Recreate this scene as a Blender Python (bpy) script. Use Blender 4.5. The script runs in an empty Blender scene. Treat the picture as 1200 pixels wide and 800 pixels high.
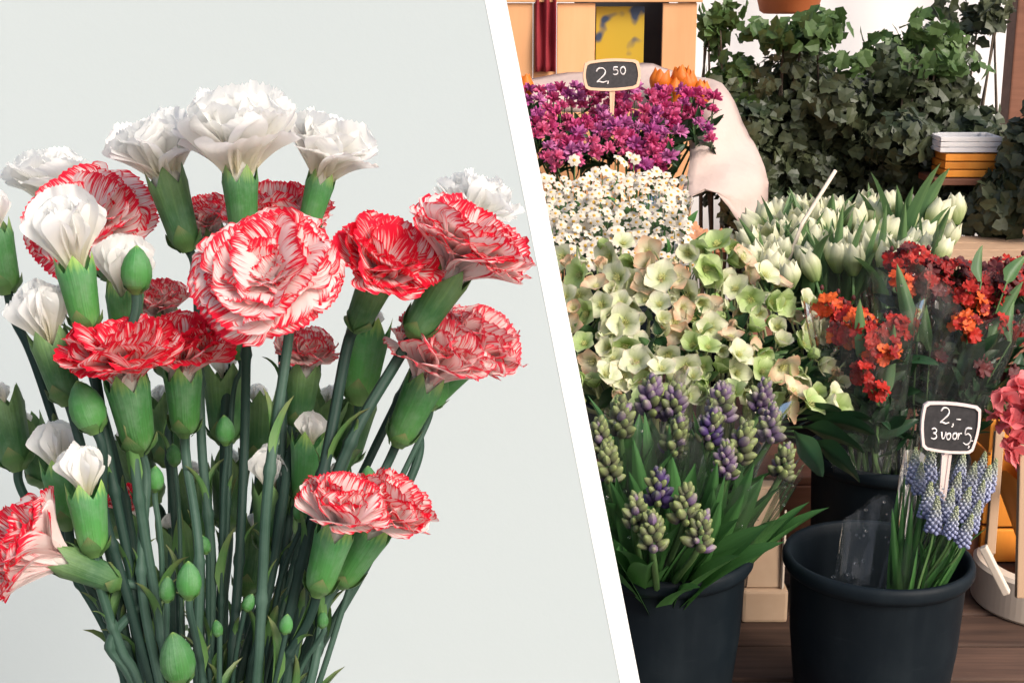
import bpy, math, random
from mathutils import Vector, Matrix
rnd = random.Random(7)
R = math.radians
scene = bpy.context.scene
COL = scene.collection

# ------------------------------------------------------------------ camera, sky, sun, exposure
FPX, CW, CH = 1648.0, 1200.0, 800.0
PITCH = R(14)
CAM = Vector((0, 0, 1.55))
cam_d = bpy.data.cameras.new('camera'); cam = bpy.data.objects.new('camera', cam_d); COL.objects.link(cam)
cam.location = CAM; cam.rotation_euler = (math.pi/2 - PITCH, 0, 0)
cam_d.sensor_width = 36; cam_d.lens = 36*FPX/CW; cam_d.clip_start = 0.02; cam_d.clip_end = 500
scene.camera = cam
SUN = Vector((0.58, -0.60, 0.64)).normalized()
world = bpy.data.worlds.new('World'); scene.world = world; world.use_nodes = True
nt = world.node_tree
sky = nt.nodes.new('ShaderNodeTexSky'); sky.sky_type = 'NISHITA'; sky.sun_disc = False
sky.sun_elevation = math.asin(SUN.z); sky.sun_rotation = math.atan2(SUN.x, SUN.y)
sky.air_density = 1.0; sky.dust_density = 5.0; sky.ozone_density = 0.6
nt.links.new(sky.outputs[0], nt.nodes['Background'].inputs[0])
nt.nodes['Background'].inputs[1].default_value = 0.12
sl = bpy.data.lights.new('sun', 'SUN'); so = bpy.data.objects.new('sun', sl); COL.objects.link(so)
sl.energy = 1.5; sl.angle = R(24); sl.color = (1.0, 0.975, 0.945)
so.rotation_euler = SUN.to_track_quat('Z', 'Y').to_euler(); so.location = SUN*6
vs = scene.view_settings
vs.view_transform = 'Standard'; vs.look = 'None'; vs.gamma = 1; vs.use_curve_mapping = False
vs.exposure = 0.78
scene.cycles.transparent_max_bounces = 24
scene.cycles.max_bounces = 8

# ------------------------------------------------------------------ helpers
FWD = Vector((0, math.cos(PITCH), -math.sin(PITCH)))
UPV = Vector((0, math.sin(PITCH), math.cos(PITCH)))
RGT = Vector((1, 0, 0))
def P(px, py, d):
    """point seen at a pixel of the photograph at depth d along the view axis"""
    return CAM + RGT*((px-CW/2)/FPX*d) + UPV*((CH/2-py)/FPX*d) + FWD*d
def D(x, y, z):
    """direction given as right, up, towards the viewer"""
    return (RGT*x + UPV*y - FWD*z).normalized()
def at_z(px, py, z):
    r = RGT*((px-CW/2)/FPX) + UPV*((CH/2-py)/FPX) + FWD
    return CAM + r*((z-CAM.z)/r.z)
def at_y(px, py, y):
    r = RGT*((px-CW/2)/FPX) + UPV*((CH/2-py)/FPX) + FWD
    return CAM + r*((y-CAM.y)/r.y)

def mesh(name, V, F, UV=None, mat=None, smooth=True):
    me = bpy.data.meshes.new(name)
    me.from_pydata([tuple(v) for v in V], [], F)
    if UV:
        l = me.uv_layers.new(name='UVMap')
        flat = []
        for f in F:
            for i in f: flat += UV[i]
        l.data.foreach_set('uv', flat)
    if smooth: me.polygons.foreach_set('use_smooth', [True]*len(me.polygons))
    if mat: me.materials.append(mat)
    me.update()
    return me

WM = {}
def add(name, me, parent=None, M=None, **props):
    o = bpy.data.objects.new(name, me); COL.objects.link(o)
    M = M if M is not None else Matrix.Identity(4)
    WM[o] = M
    if parent is not None:
        o.parent = parent
        o.matrix_basis = WM[parent].inverted() @ M
    else:
        o.matrix_basis = M
    for k, v in props.items(): o[k] = v
    return o
def thing(name, loc, label, category, group=None):
    o = add(name, None, None, Matrix.Translation(loc), label=label, category=category)
    o.empty_display_size = 0.02
    if group: o['group'] = group
    return o
def frame(pos, axis, roll=0.0, scale=1.0):
    z = Vector(axis).normalized()
    h = Vector((0, 0, 1)) if abs(z.z) < 0.95 else Vector((0, 1, 0))
    x = h.cross(z).normalized(); y = z.cross(x)
    c, s = math.cos(roll), math.sin(roll)
    x, y = x*c+y*s, y*c-x*s
    if not hasattr(scale, '__len__'): scale = (scale,)*3
    M = Matrix(((x.x*scale[0], y.x*scale[1], z.x*scale[2], pos[0]),
                (x.y*scale[0], y.y*scale[1], z.y*scale[2], pos[1]),
                (x.z*scale[0], y.z*scale[1], z.z*scale[2], pos[2]), (0, 0, 0, 1)))
    return M
def facing(pos, axis, xdir, scale=1.0):
    z = Vector(axis).normalized(); x = Vector(xdir); x = (x-z*x.dot(z)).normalized(); y = z.cross(x)
    if not hasattr(scale, '__len__'): scale = (scale,)*3
    return Matrix(((x.x*scale[0], y.x*scale[1], z.x*scale[2], pos[0]), (x.y*scale[0], y.y*scale[1], z.y*scale[2], pos[1]), (x.z*scale[0], y.z*scale[1], z.z*scale[2], pos[2]), (0, 0, 0, 1)))
def toward(j=.5):
    return Vector((rnd.gauss(0, j), -1, rnd.gauss(.2, j*.5)))
def grid(fn, nu, nv, wrap=False):
    V, UV, F = [], [], []
    for j in range(nv+1):
        for i in range(nu+1):
            V.append(fn(i/nu, j/nv)); UV.append((i/nu, j/nv))
    w = nu+1
    for j in range(nv):
        for i in range(nu):
            a = j*w+i
            F.append((a, a+1, a+1+w, a+w))
    return V, F, UV
def merge(parts):
    V, F, UV = [], [], []
    for v, f, u in parts:
        n = len(V); V += list(v); UV += list(u); F += [tuple(i+n for i in q) for q in f]
    return V, F, UV
def lathe(prof, n=32, cap0=False, cap1=False):
    V, UV, F = [], [], []
    for j, (r, z) in enumerate(prof):
        for i in range(n+1):
            a = 2*math.pi*i/n
            V.append((r*math.cos(a), r*math.sin(a), z)); UV.append((i/n, j/(len(prof)-1)))
    w = n+1
    for j in range(len(prof)-1):
        for i in range(n):
            a = j*w+i; F.append((a, a+1, a+1+w, a+w))
    if cap0: F.append(tuple(range(n-1, -1, -1)))
    if cap1: F.append(tuple(range((len(prof)-1)*w, (len(prof)-1)*w+n)))
    return V, F, UV
def catmull(pts, n=8):
    out = []
    q = [pts[0]*2-pts[1]] + list(pts) + [pts[-1]*2-pts[-2]]
    for k in range(1, len(q)-2):
        p0, p1, p2, p3 = q[k-1], q[k], q[k+1], q[k+2]
        for i in range(n):
            t = i/n
            out.append(0.5*((2*p1)+(p2-p0)*t+(2*p0-5*p1+4*p2-p3)*t*t+(3*p1-p0-3*p2+p3)*t**3))
    out.append(Vector(pts[-1]))
    return out
def tube(pts, rad, sides=8, cap=True):
    V, UV, F = [], [], []
    t = (pts[1]-pts[0]).normalized()
    x = t.orthogonal().normalized()
    n = len(pts)
    for k, p in enumerate(pts):
        t = (pts[min(k+1, n-1)]-pts[max(k-1, 0)]).normalized()
        x = (x - t*x.dot(t)).normalized(); y = t.cross(x)
        r = rad(k/(n-1)) if callable(rad) else rad
        for i in range(sides+1):
            a = 2*math.pi*i/sides
            V.append(p + x*(r*math.cos(a)) + y*(r*math.sin(a))); UV.append((i/sides, k/(n-1)))
    w = sides+1
    for k in range(n-1):
        for i in range(sides):
            a = k*w+i; F.append((a, a+1, a+1+w, a+w))
    if cap:
        F.append(tuple(range(sides-1, -1, -1))); F.append(tuple(range((n-1)*w, (n-1)*w+sides)))
    return V, F, UV
def box(sx, sy, sz, b=0.003):
    """box on its base, centred in x and y, with chamfered edges"""
    import bmesh
    bm = bmesh.new(); bmesh.ops.create_cube(bm, size=1)
    for v in bm.verts: v.co = Vector((v.co.x*sx, v.co.y*sy, (v.co.z+0.5)*sz))
    if b: bmesh.ops.bevel(bm, geom=bm.edges[:], offset=b, segments=2, affect='EDGES', profile=0.6)
    V = [v.co.copy() for v in bm.verts]; F = [tuple(v.index for v in f.verts) for f in bm.faces]
    bm.free()
    return V, F, [(v.x, v.y) for v in V]
def boxm(name, s, mat, b=0.003): return mesh(name, *box(*s, b), mat=mat, smooth=False)
def T(x, y, z, rz=0, rx=0, ry=0):
    return Matrix.Translation((x, y, z)) @ Matrix.Rotation(rz, 4, 'Z') @ Matrix.Rotation(ry, 4, 'Y') @ Matrix.Rotation(rx, 4, 'X')
def lerp(a, b, t): return a+(b-a)*t
def sstep(a, b, t):
    t = max(0, min(1, (t-a)/(b-a))); return t*t*(3-2*t)

# ------------------------------------------------------------------ materials
class N:
    def __init__(s, name):
        s.m = bpy.data.materials.new(name); s.m.use_nodes = True
        s.t = s.m.node_tree; s.t.nodes.clear()
        s.out = s.t.nodes.new('ShaderNodeOutputMaterial')
    def n(s, ty, **kw):
        o = s.t.nodes.new('ShaderNode'+ty)
        for k, v in kw.items():
            if k.startswith('i_'):
                key = k[2:]; key = int(key) if key.isdigit() else key.replace('_', ' ')
                o.inputs[key].default_value = v
            else: setattr(o, k, v)
        return o
    def l(s, a, b): s.t.links.new(a, b)
    def math(s, op, a, b=0.0, c=None, clamp=False):
        o = s.t.nodes.new('ShaderNodeMath'); o.operation = op; o.use_clamp = clamp
        for i, v in enumerate((a, b, c)):
            if v is None: continue
            if isinstance(v, (int, float)): o.inputs[i].default_value = v
            else: s.l(v, o.inputs[i])
        return o.outputs[0]
    def ramp(s, fac, stops, interp='LINEAR'):
        o = s.t.nodes.new('ShaderNodeValToRGB'); o.color_ramp.interpolation = interp
        e = o.color_ramp.elements
        while len(e) < len(stops): e.new(0.5)
        for el, (p, c) in zip(e, stops):
            el.position = p; el.color = (c[0], c[1], c[2], 1) if hasattr(c, '__len__') else (c, c, c, 1)
        s.l(fac, o.inputs[0]); return o.outputs[0]
    def mix(s, f, a, b, blend='MIX'):
        o = s.t.nodes.new('ShaderNodeMix'); o.data_type = 'RGBA'; o.blend_type = blend
        for k, v in ((0, f), (6, a), (7, b)):
            if isinstance(v, (int, float)): o.inputs[k].default_value = v
            elif isinstance(v, tuple): o.inputs[k].default_value = (v[0], v[1], v[2], 1)
            else: s.l(v, o.inputs[k])
        return o.outputs[2]
    def noise(s, vec, scale, detail=3, rough=0.55):
        o = s.n('TexNoise', i_Scale=scale, i_Detail=detail, i_Roughness=rough)
        if vec is not None: s.l(vec, o.inputs['Vector'])
        return o.outputs[0]
    def coord(s, which='Object'): return s.n('TexCoord').outputs[which]
    def mapv(s, vec, scale):
        o = s.n('Mapping'); o.inputs['Scale'].default_value = scale; s.l(vec, o.inputs[0]); return o.outputs[0]
    def rand(s): return s.n('ObjectInfo').outputs['Random']
    def addv(s, vec, off):
        o = s.n('VectorMath', operation='ADD'); s.l(vec, o.inputs[0])
        if isinstance(off, tuple): o.inputs[1].default_value = off
        else: s.l(off, o.inputs[1])
        return o.outputs[0]
    def bump(s, h, strength=0.3, dist=0.002):
        o = s.n('Bump', i_Strength=strength, i_Distance=dist); s.l(h, o.inputs['Height']); return o.outputs[0]
    def surf(s, col, rough=0.6, transl=0.0, normal=None, spec=0.4, metal=0.0, tcol=None, coat=0):
        b = s.n('BsdfPrincipled')
        b.inputs['Specular IOR Level'].default_value = spec; b.inputs['Metallic'].default_value = metal
        b.inputs['Coat Weight'].default_value = coat
        for k, v in (('Base Color', col), ('Roughness', rough)):
            if isinstance(v, tuple): b.inputs[k].default_value = (*v, 1)
            elif isinstance(v, (int, float)): b.inputs[k].default_value = v
            else: s.l(v, b.inputs[k])
        if normal is not None: s.l(normal, b.inputs['Normal'])
        res = b.outputs[0]
        if transl:
            tr = s.n('BsdfTranslucent'); c = tcol if tcol is not None else col
            if isinstance(c, tuple): tr.inputs[0].default_value = (*c, 1)
            else: s.l(c, tr.inputs[0])
            if normal is not None: s.l(normal, tr.inputs['Normal'])
            mx = s.n('MixShader'); mx.inputs[0].default_value = transl
            s.l(res, mx.inputs[1]); s.l(tr.outputs[0], mx.inputs[2]); res = mx.outputs[0]
        s.l(res, s.out.inputs[0]); return s.m

def mat_plain(name, a, b, scale=40, rough=0.6, transl=0.0, bump=0.15, dist=0.001, spec=0.4, objvar=0.5):
    """two-tone mottled material, shifted a little for each object"""
    m = N(name)
    n1 = m.noise(m.coord(), scale, 4)
    f = m.math('ADD', m.math('MULTIPLY', n1, 1.6), m.math('MULTIPLY', m.math('SUBTRACT', m.rand(), 0.5), objvar))
    f = m.math('SUBTRACT', f, 0.3, clamp=True)
    c = m.mix(f, a, b)
    return m.surf(c, rough, transl, m.bump(n1, bump, dist) if bump else None, spec)

def mat_petal_striped(name, lo, width, base=(0.86, 0.78, 0.76), red=(0.78, 0.014, 0.045)):
    """white petal with a red picotee margin and red veins running inward"""
    m = N(name)
    uv = m.coord('UV')
    sp = m.n('SeparateXYZ'); m.l(uv, sp.inputs[0]); u, v = sp.outputs[0], sp.outputs[1]
    rv = m.n('CombineXYZ'); m.l(m.math('MULTIPLY', m.rand(), 37.0), rv.inputs[2]); m.l(m.math('MULTIPLY', m.rand(), 5.0), rv.inputs[0])
    p = m.addv(m.mapv(uv, (34, 1.5, 1)), rv.outputs[0])
    s1 = m.noise(p, 1.0, 4, 0.6)
    p2 = m.addv(m.mapv(uv, (95, 3.2, 1)), rv.outputs[0])
    s2 = m.noise(p2, 1.0, 2, 0.5)
    streak = m.math('ADD', m.math('MULTIPLY', s1, 0.65), m.math('MULTIPLY', s2, 0.35))
    side = m.math('SUBTRACT', 1.0, m.math('MULTIPLY', m.math('ABSOLUTE', m.math('SUBTRACT', u, 0.5)), 2.0))
    side = m.math('ADD', m.math('MULTIPLY', side, 0.9), m.math('MULTIPLY', m.math('SUBTRACT', 1.0, v), 0.45))
    dist = m.math('MINIMUM', m.math('SUBTRACT', 1.0, v), side)
    # the nearer the margin, the easier a vein shows
    th = m.math('ADD', m.math('MULTIPLY', m.math('POWER', dist, 0.55), width), lo)
    th = m.math('ADD', th, m.math('MULTIPLY', m.math('SUBTRACT', m.rand(), 0.5), 0.05))
    lowf = m.noise(m.addv(m.mapv(uv, (3.5, 1.2, 1)), rv.outputs[0]), 1.0, 2)
    th = m.math('ADD', th, m.math('MULTIPLY', m.math('SUBTRACT', lowf, 0.5), 0.30))
    k = m.math('MULTIPLY', m.math('SUBTRACT', streak, th), 11.0, clamp=True)
    edge = m.math('MULTIPLY', m.math('SUBTRACT', 0.05, dist), 30.0, clamp=True)
    k = m.math('MAXIMUM', k, m.math('MULTIPLY', edge, 0.92))
    blush = m.mix(m.math('MULTIPLY', m.noise(m.mapv(uv, (3, 2, 1)), 1.5, 2), 0.35), base, (0.80, 0.44, 0.40))
    c = m.mix(k, blush, red)
    nb = m.bump(s1, 0.25, 0.0006)
    return m.surf(c, 0.6, 0.42, nb, 0.15)
def mat_petal_white(name, a=(0.90, 0.90, 0.885), b=(0.84, 0.80, 0.58), tr=0.58):
    m = N(name)
    uv = m.coord('UV')
    sp = m.n('SeparateXYZ'); m.l(uv, sp.inputs[0])
    s1 = m.noise(m.mapv(uv, (26, 1.4, 1)), 1.0, 3)
    f = m.ramp(sp.outputs[1], [(0.0, 1.0), (0.35, 0.25), (0.7, 0.0)])
    c = m.mix(f, a, b)
    return m.surf(c, 0.6, tr, m.bump(s1, 0.3, 0.0006), 0.15)
def mat_uvramp(name, stops, streak=(20, 1), rough=0.5, transl=0.25, amt=0.18, bump=0.25, axis=1, spec=0.4, objvar=0.25, dist=0.0008, bloom=0.0):
    """colour runs along the piece (uv v), with fine lengthwise veins"""
    m = N(name)
    uv = m.coord('UV')
    sp = m.n('SeparateXYZ'); m.l(uv, sp.inputs[0])
    s1 = m.noise(m.mapv(uv, (streak[0], streak[1], 1)), 1.0, 4)
    f = m.math('ADD', sp.outputs[axis], m.math('MULTIPLY', m.math('SUBTRACT', s1, 0.5), amt*1.5), clamp=True)
    c = m.ramp(f, stops)
    val = m.math('ADD', 1.0-amt, m.math('MULTIPLY', s1, amt*2))
    val = m.math('ADD', val, m.math('MULTIPLY', m.math('SUBTRACT', m.rand(), 0.5), objvar))
    cc = m.n('HueSaturation'); m.l(c, cc.inputs['Color']); m.l(val, cc.inputs['Value'])
    res = cc.outputs[0]
    if bloom:
        bn = m.noise(m.coord(), 2.6, 5, .65)
        res = m.mix(m.math('MULTIPLY', m.math('SUBTRACT', bn, .42), bloom*3, clamp=True), res, (.24, .36, .25))
        rough = m.math('ADD', .4, m.math('MULTIPLY', bn, .4))
    return m.surf(res, rough, transl, m.bump(s1, bump, dist), spec)
def mat_wood(name, a, b, scale=(3, 40, 40), rough=0.6):
    m = N(name)
    rv = m.n('CombineXYZ'); m.l(m.math('MULTIPLY', m.rand(), 31.0), rv.inputs[1]); m.l(m.math('MULTIPLY', m.rand(), 11.0), rv.inputs[0])
    p = m.addv(m.coord(), rv.outputs[0])
    g = m.noise(m.mapv(p, scale), 1.0, 6, 0.65)
    g2 = m.noise(p, 5.0, 3)
    f = m.math('ADD', m.math('MULTIPLY', g, 1.5), m.math('MULTIPLY', g2, 0.6)); f = m.math('SUBTRACT', f, 0.6, clamp=True)
    c = m.mix(f, a, b)
    val = m.math('ADD', 0.8, m.math('MULTIPLY', m.rand(), 0.4))
    cc = m.n('HueSaturation'); m.l(c, cc.inputs['Color']); m.l(val, cc.inputs['Value'])
    return m.surf(cc.outputs[0], rough, 0, m.bump(g, 0.35, 0.002), 0.3)
def mat_film(name):
    """clear crinkled cellophane"""
    m = N(name)
    n1 = m.noise(m.coord(), 16, 2)
    nb = m.bump(n1, 0.6, 0.006)
    tr = m.n('BsdfTransparent'); tr.inputs[0].default_value = (0.97, 0.975, 0.97, 1)
    gl = m.n('BsdfGlossy', i_Roughness=0.08); m.l(nb, gl.inputs['Normal'])
    df = m.n('BsdfDiffuse'); df.inputs[0].default_value = (0.8, 0.82, 0.82, 1)
    fr = m.n('Fresnel', i_IOR=1.4)
    a = m.n('MixShader'); a.inputs[0].default_value = 0.012; m.l(tr.outputs[0], a.inputs[1]); m.l(df.outputs[0], a.inputs[2])
    f = m.math('MULTIPLY', fr.outputs[0], 0.7, clamp=True)
    b = m.n('MixShader'); m.l(f, b.inputs[0]); m.l(a.outputs[0], b.inputs[1]); m.l(gl.outputs[0], b.inputs[2])
    m.l(b.outputs[0], m.out.inputs[0]); return m.m

MAT = {}
MAT['striped'] = mat_petal_striped('picotee_petal', 0.35, 0.35)
MAT['striped_heavy'] = mat_petal_striped('picotee_petal_heavy', 0.315, 0.285)
MAT['striped_pale'] = mat_petal_striped('picotee_petal_pale', 0.36, 0.32, base=(0.84, 0.73, 0.71), red=(0.74, 0.045, 0.08))
MAT['white'] = mat_petal_white('white_petal')
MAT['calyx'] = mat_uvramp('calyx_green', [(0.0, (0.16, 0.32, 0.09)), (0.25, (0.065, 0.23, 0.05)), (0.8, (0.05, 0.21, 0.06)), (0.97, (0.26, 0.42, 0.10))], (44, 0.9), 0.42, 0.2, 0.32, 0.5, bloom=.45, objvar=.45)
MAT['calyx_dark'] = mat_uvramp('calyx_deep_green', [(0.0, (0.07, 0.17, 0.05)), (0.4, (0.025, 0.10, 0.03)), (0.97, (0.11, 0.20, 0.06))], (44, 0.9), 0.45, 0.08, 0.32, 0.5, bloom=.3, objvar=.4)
MAT['bract'] = mat_uvramp('bract_green', [(0.0, (0.11, 0.21, 0.06)), (0.6, (0.06, 0.15, 0.04)), (1.0, (0.16, 0.18, 0.07))], (12, 1.2), 0.5, 0.12)
def mat_stem(name, a, b, dark):
    m = N(name)
    uv = m.coord('UV'); sp = m.n('SeparateXYZ'); m.l(uv, sp.inputs[0])
    n1 = m.noise(m.coord(), 35, 5, .65); n2 = m.noise(m.mapv(uv, (14, 2, 1)), 1.0, 3)
    f = m.math('ADD', m.math('MULTIPLY', n1, 0.8), m.math('MULTIPLY', n2, 0.8)); f = m.math('MULTIPLY', m.math('SUBTRACT', f, 0.55), 2.0, clamp=True)
    c = m.mix(f, a, b)
    c = m.mix(m.math('MULTIPLY', m.rand(), 0.85), c, dark)
    return m.surf(c, 0.6, 0, m.bump(n2, 0.3, 0.0006), 0.25)
MAT['stem'] = mat_stem('carnation_stem', (0.014, 0.05, 0.027), (0.07, 0.125, 0.10), (0.005, 0.020, 0.016))
MAT['stall_stem'] = mat_stem('stall_stem', (0.05, 0.12, 0.03), (0.11, 0.19, 0.07), (0.04, 0.09, 0.03))
MAT['pale_stem'] = mat_stem('pale_stem', (0.20, 0.26, 0.10), (0.34, 0.38, 0.20), (0.20, 0.20, 0.09))
MAT['leaf'] = mat_uvramp('strap_leaf', [(0.0, (0.14, 0.25, 0.08)), (0.4, (0.07, 0.20, 0.05)), (1.0, (0.06, 0.17, 0.05))], (9, 0.7), 0.42, 0.25, 0.22, 0.4)
MAT['tulip_leaf'] = mat_uvramp('tulip_leaf', [(0.0, (0.09, 0.18, 0.06)), (0.5, (0.07, 0.16, 0.06)), (1.0, (0.14, 0.24, 0.09))], (9, 0.7), 0.45, 0.3, 0.2, 0.35)
MAT['dark_leaf'] = mat_uvramp('dark_leaf', [(0.0, (0.03, 0.075, 0.025)), (0.5, (0.018, 0.06, 0.024)), (1.0, (0.02, 0.05, 0.02))], (5, 5), 0.4, 0.12, 0.25, 0.4)
MAT['hellebore'] = mat_uvramp('hellebore_sepal', [(0.0, (0.38, 0.48, 0.16)), (0.4, (0.60, 0.65, 0.38)), (0.85, (0.74, 0.73, 0.54)), (1.0, (0.72, 0.63, 0.46))], (9, 0.9), 0.5, 0.35, 0.14, 0.3, objvar=0.2)
MAT['hellebore_green'] = mat_uvramp('hellebore_green_sepal', [(0.0, (0.30, 0.44, 0.10)), (0.5, (0.42, 0.55, 0.20)), (1.0, (0.55, 0.63, 0.33))], (9, 0.9), 0.5, 0.35, 0.14, 0.3, objvar=0.2)
MAT['hellebore_blush'] = mat_uvramp('hellebore_blush_sepal', [(0.0, (0.46, 0.50, 0.22)), (0.5, (0.68, 0.61, 0.42)), (1.0, (0.64, 0.36, 0.22))], (9, 0.9), 0.5, 0.35, 0.14, 0.3, objvar=0.2)
MAT['stamen'] = mat_plain('stamen', (0.55, 0.55, 0.16), (0.70, 0.66, 0.34), 300, 0.7, 0, 0.1)
MAT['ray_white'] = mat_plain('chamomile_petal', (0.76, 0.68, 0.56), (0.80, 0.73, 0.64), 200, 0.6, 0.3, 0.1)
MAT['disc_yellow'] = mat_plain('chamomile_disc', (0.55, 0.30, 0.03), (0.66, 0.40, 0.06), 400, 0.8, 0, 0.5)
MAT['aster'] = mat_plain('magenta_petal', (0.52, 0.035, 0.19), (0.72, 0.15, 0.30), 50, 0.6, 0.25, 0.1, objvar=1.0)
MAT['aster_violet'] = mat_plain('violet_petal', (0.40, 0.06, 0.26), (0.60, 0.20, 0.42), 50, 0.6, 0.25, 0.1, objvar=1.0)
MAT['orange_petal'] = mat_plain('orange_petal', (0.70, 0.14, 0.01), (0.78, 0.24, 0.02), 60, 0.5, 0.3, 0.1)
MAT['coral'] = mat_plain('coral_petal', (0.68, 0.26, 0.12), (0.74, 0.40, 0.22), 60, 0.6, 0.3, 0.1)
MAT['tulip'] = mat_uvramp('tulip_petal', [(0.0, (0.20, 0.32, 0.09)), (0.35, (0.48, 0.56, 0.26)), (0.7, (0.72, 0.72, 0.50)), (1.0, (0.80, 0.77, 0.60))], (10, 0.8), 0.45, 0.35, 0.16, 0.3, objvar=0.15)
MAT['hy_green'] = mat_uvramp('hyacinth_green_bud', [(0.0, (0.10, 0.07, 0.13)), (0.45, (0.15, 0.16, 0.09)), (1.0, (0.24, 0.30, 0.10))], (5, 1), 0.5, 0.2, 0.2, 0.2)
MAT['hy_purple'] = mat_uvramp('hyacinth_purple_bud', [(0.0, (0.04, 0.025, 0.12)), (0.6, (0.07, 0.04, 0.14)), (1.0, (0.13, 0.14, 0.10))], (5, 1), 0.5, 0.15, 0.2, 0.2)
MAT['hy_mauve'] = mat_uvramp('hyacinth_mauve_bud', [(0.0, (0.13, 0.08, 0.20)), (0.5, (0.20, 0.13, 0.24)), (1.0, (0.26, 0.25, 0.17))], (5, 1), 0.5, 0.2, 0.2, 0.2)
MAT['muscari'] = mat_uvramp('muscari_bells', [(0.0, (0.19, 0.21, 0.38)), (0.4, (0.38, 0.40, 0.53)), (0.65, (0.36, 0.38, 0.34)), (1.0, (0.30, 0.34, 0.15))], (3, 3), 0.5, 0.1, 0.15, 0.1)
MAT['wf_red'] = mat_plain('wallflower_red', (0.22, 0.006, 0.006), (0.46, 0.018, 0.008), 60, 0.55, 0.25, 0.1, objvar=1.0)
MAT['wf_orange'] = mat_plain('wallflower_orange', (0.60, 0.06, 0.010), (0.72, 0.13, 0.02), 60, 0.55, 0.25, 0.1, objvar=1.0)
MAT['wf_dark'] = mat_plain('wallflower_maroon', (0.06, 0.01, 0.012), (0.12, 0.016, 0.016), 60, 0.6, 0.1, 0.1)
MAT['pink'] = mat_plain('pink_petal', (0.72, 0.13, 0.16), (0.82, 0.26, 0.26), 30, 0.55, 0.35, 0.2)
MAT['ivy'] = mat_plain('ivy_leaf', (0.009, 0.024, 0.012), (0.095, 0.105, 0.05), 7, 0.45, 0.15, 0.5, objvar=0.2)
MAT['ivy_light'] = mat_plain('fresh_leaf', (0.03, 0.07, 0.02), (0.10, 0.17, 0.05), 9, 0.45, 0.25, 0.2)
MAT['bark'] = mat_plain('bark', (0.05, 0.035, 0.025), (0.12, 0.09, 0.065), 60, 0.85, 0, 0.5)
MAT['film'] = mat_film('cellophane')
def mat_drop():
    m = N('water_drop'); g = m.n('BsdfGlass', i_Roughness=0.02, i_IOR=1.33); m.l(g.outputs[0], m.out.inputs[0]); return m.m
MAT['drop'] = mat_drop()
def mat_bucket():
    m = N('black_plastic')
    n1 = m.noise(m.coord(), 14, 4); n2 = m.noise(m.coord(), 260, 2); n3 = m.noise(m.mapv(m.coord(), (30, 30, 3)), 1.0, 4)
    dust = m.math('MULTIPLY', m.math('SUBTRACT', m.math('ADD', m.math('MULTIPLY', n1, 0.6), m.math('MULTIPLY', n3, 0.6)), 0.55), 1.2, clamp=True)
    sc = m.noise(m.mapv(m.coord(), (8, 8, 90)), 1.0, 5, .7)
    dust = m.math('ADD', dust, m.math('MULTIPLY', m.math('SUBTRACT', sc, 0.62), 4.0, clamp=True), clamp=True)
    c = m.mix(dust, (0.006, 0.010, 0.014), (0.022, 0.030, 0.036))
    r = m.math('ADD', 0.42, m.math('MULTIPLY', n1, 0.25))
    return m.surf(c, r, 0, m.bump(n2, 0.12, 0.0008), 0.12)
MAT['bucket'] = mat_bucket()
MAT['plank'] = mat_wood('weathered_plank', (0.035, 0.022, 0.018), (0.16, 0.09, 0.062), (3, 45, 45), 0.7)
MAT['riser'] = mat_wood('red_brown_board', (0.14, 0.055, 0.032), (0.27, 0.115, 0.07), (2.5, 30, 30), 0.65)
MAT['peach_wood'] = mat_wood('peach_plywood', (0.62, 0.30, 0.13), (0.74, 0.42, 0.22), (14, 14, 1.2), 0.6)
MAT['pale_wood'] = mat_wood('pale_wood', (0.40, 0.25, 0.15), (0.55, 0.37, 0.24), (30, 30, 2.5), 0.6)
MAT['orange_wood'] = mat_wood('orange_board', (0.62, 0.20, 0.02), (0.78, 0.32, 0.05), (20, 20, 1.5), 0.55)
MAT['beige'] = mat_plain('beige_plastic', (0.44, 0.30, 0.20), (0.55, 0.40, 0.28), 12, 0.5, 0, 0.1)
MAT['cream'] = mat_plain('cream_plastic', (0.62, 0.52, 0.42), (0.72, 0.62, 0.52), 12, 0.45, 0, 0.1)
MAT['paper'] = mat_plain('white_paper', (0.56, 0.43, 0.38), (0.66, 0.53, 0.48), 7, 0.6, 0.2, 0.7, 0.02)
MAT['signframe'] = mat_plain('pale_pink_plastic', (0.74, 0.58, 0.55), (0.78, 0.64, 0.60), 30, 0.4, 0, 0.05)
MAT['tanframe'] = mat_plain('tan_plastic', (0.66, 0.42, 0.27), (0.72, 0.48, 0.32), 30, 0.45, 0, 0.05)
MAT['slate'] = mat_plain('chalkboard', (0.012, 0.011, 0.013), (0.045, 0.04, 0.042), 120, 0.5, 0, 0.3)
MAT['chalk'] = mat_plain('chalk', (0.72, 0.66, 0.64), (0.82, 0.78, 0.76), 300, 0.9, 0, 0.2)
MAT['terracotta'] = mat_plain('terracotta', (0.50, 0.12, 0.035), (0.60, 0.18, 0.06), 14, 0.7, 0, 0.2)
MAT['maroon'] = mat_plain('maroon_cloth', (0.20, 0.012, 0.02), (0.28, 0.02, 0.03), 20, 0.8, 0, 0.2)
MAT['yellow'] = None
MAT['dark'] = mat_plain('dark_cupboard', (0.012, 0.014, 0.02), (0.03, 0.03, 0.035), 10, 0.7, 0, 0.1)
MAT['canvas'] = mat_plain('white_canvas', (0.74, 0.72, 0.72), (0.80, 0.78, 0.78), 3, 0.7, 0.2, 0.1)
MAT['board'] = None
MAT['ceramic'] = mat_plain('white_ceramic', (0.74, 0.74, 0.72), (0.78, 0.78, 0.76), 8, 0.25, 0, 0.05, spec=0.5)
MAT['steel'] = mat_plain('painted_steel', (0.10, 0.10, 0.10), (0.15, 0.15, 0.15), 20, 0.4, 0, 0.1)
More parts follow.
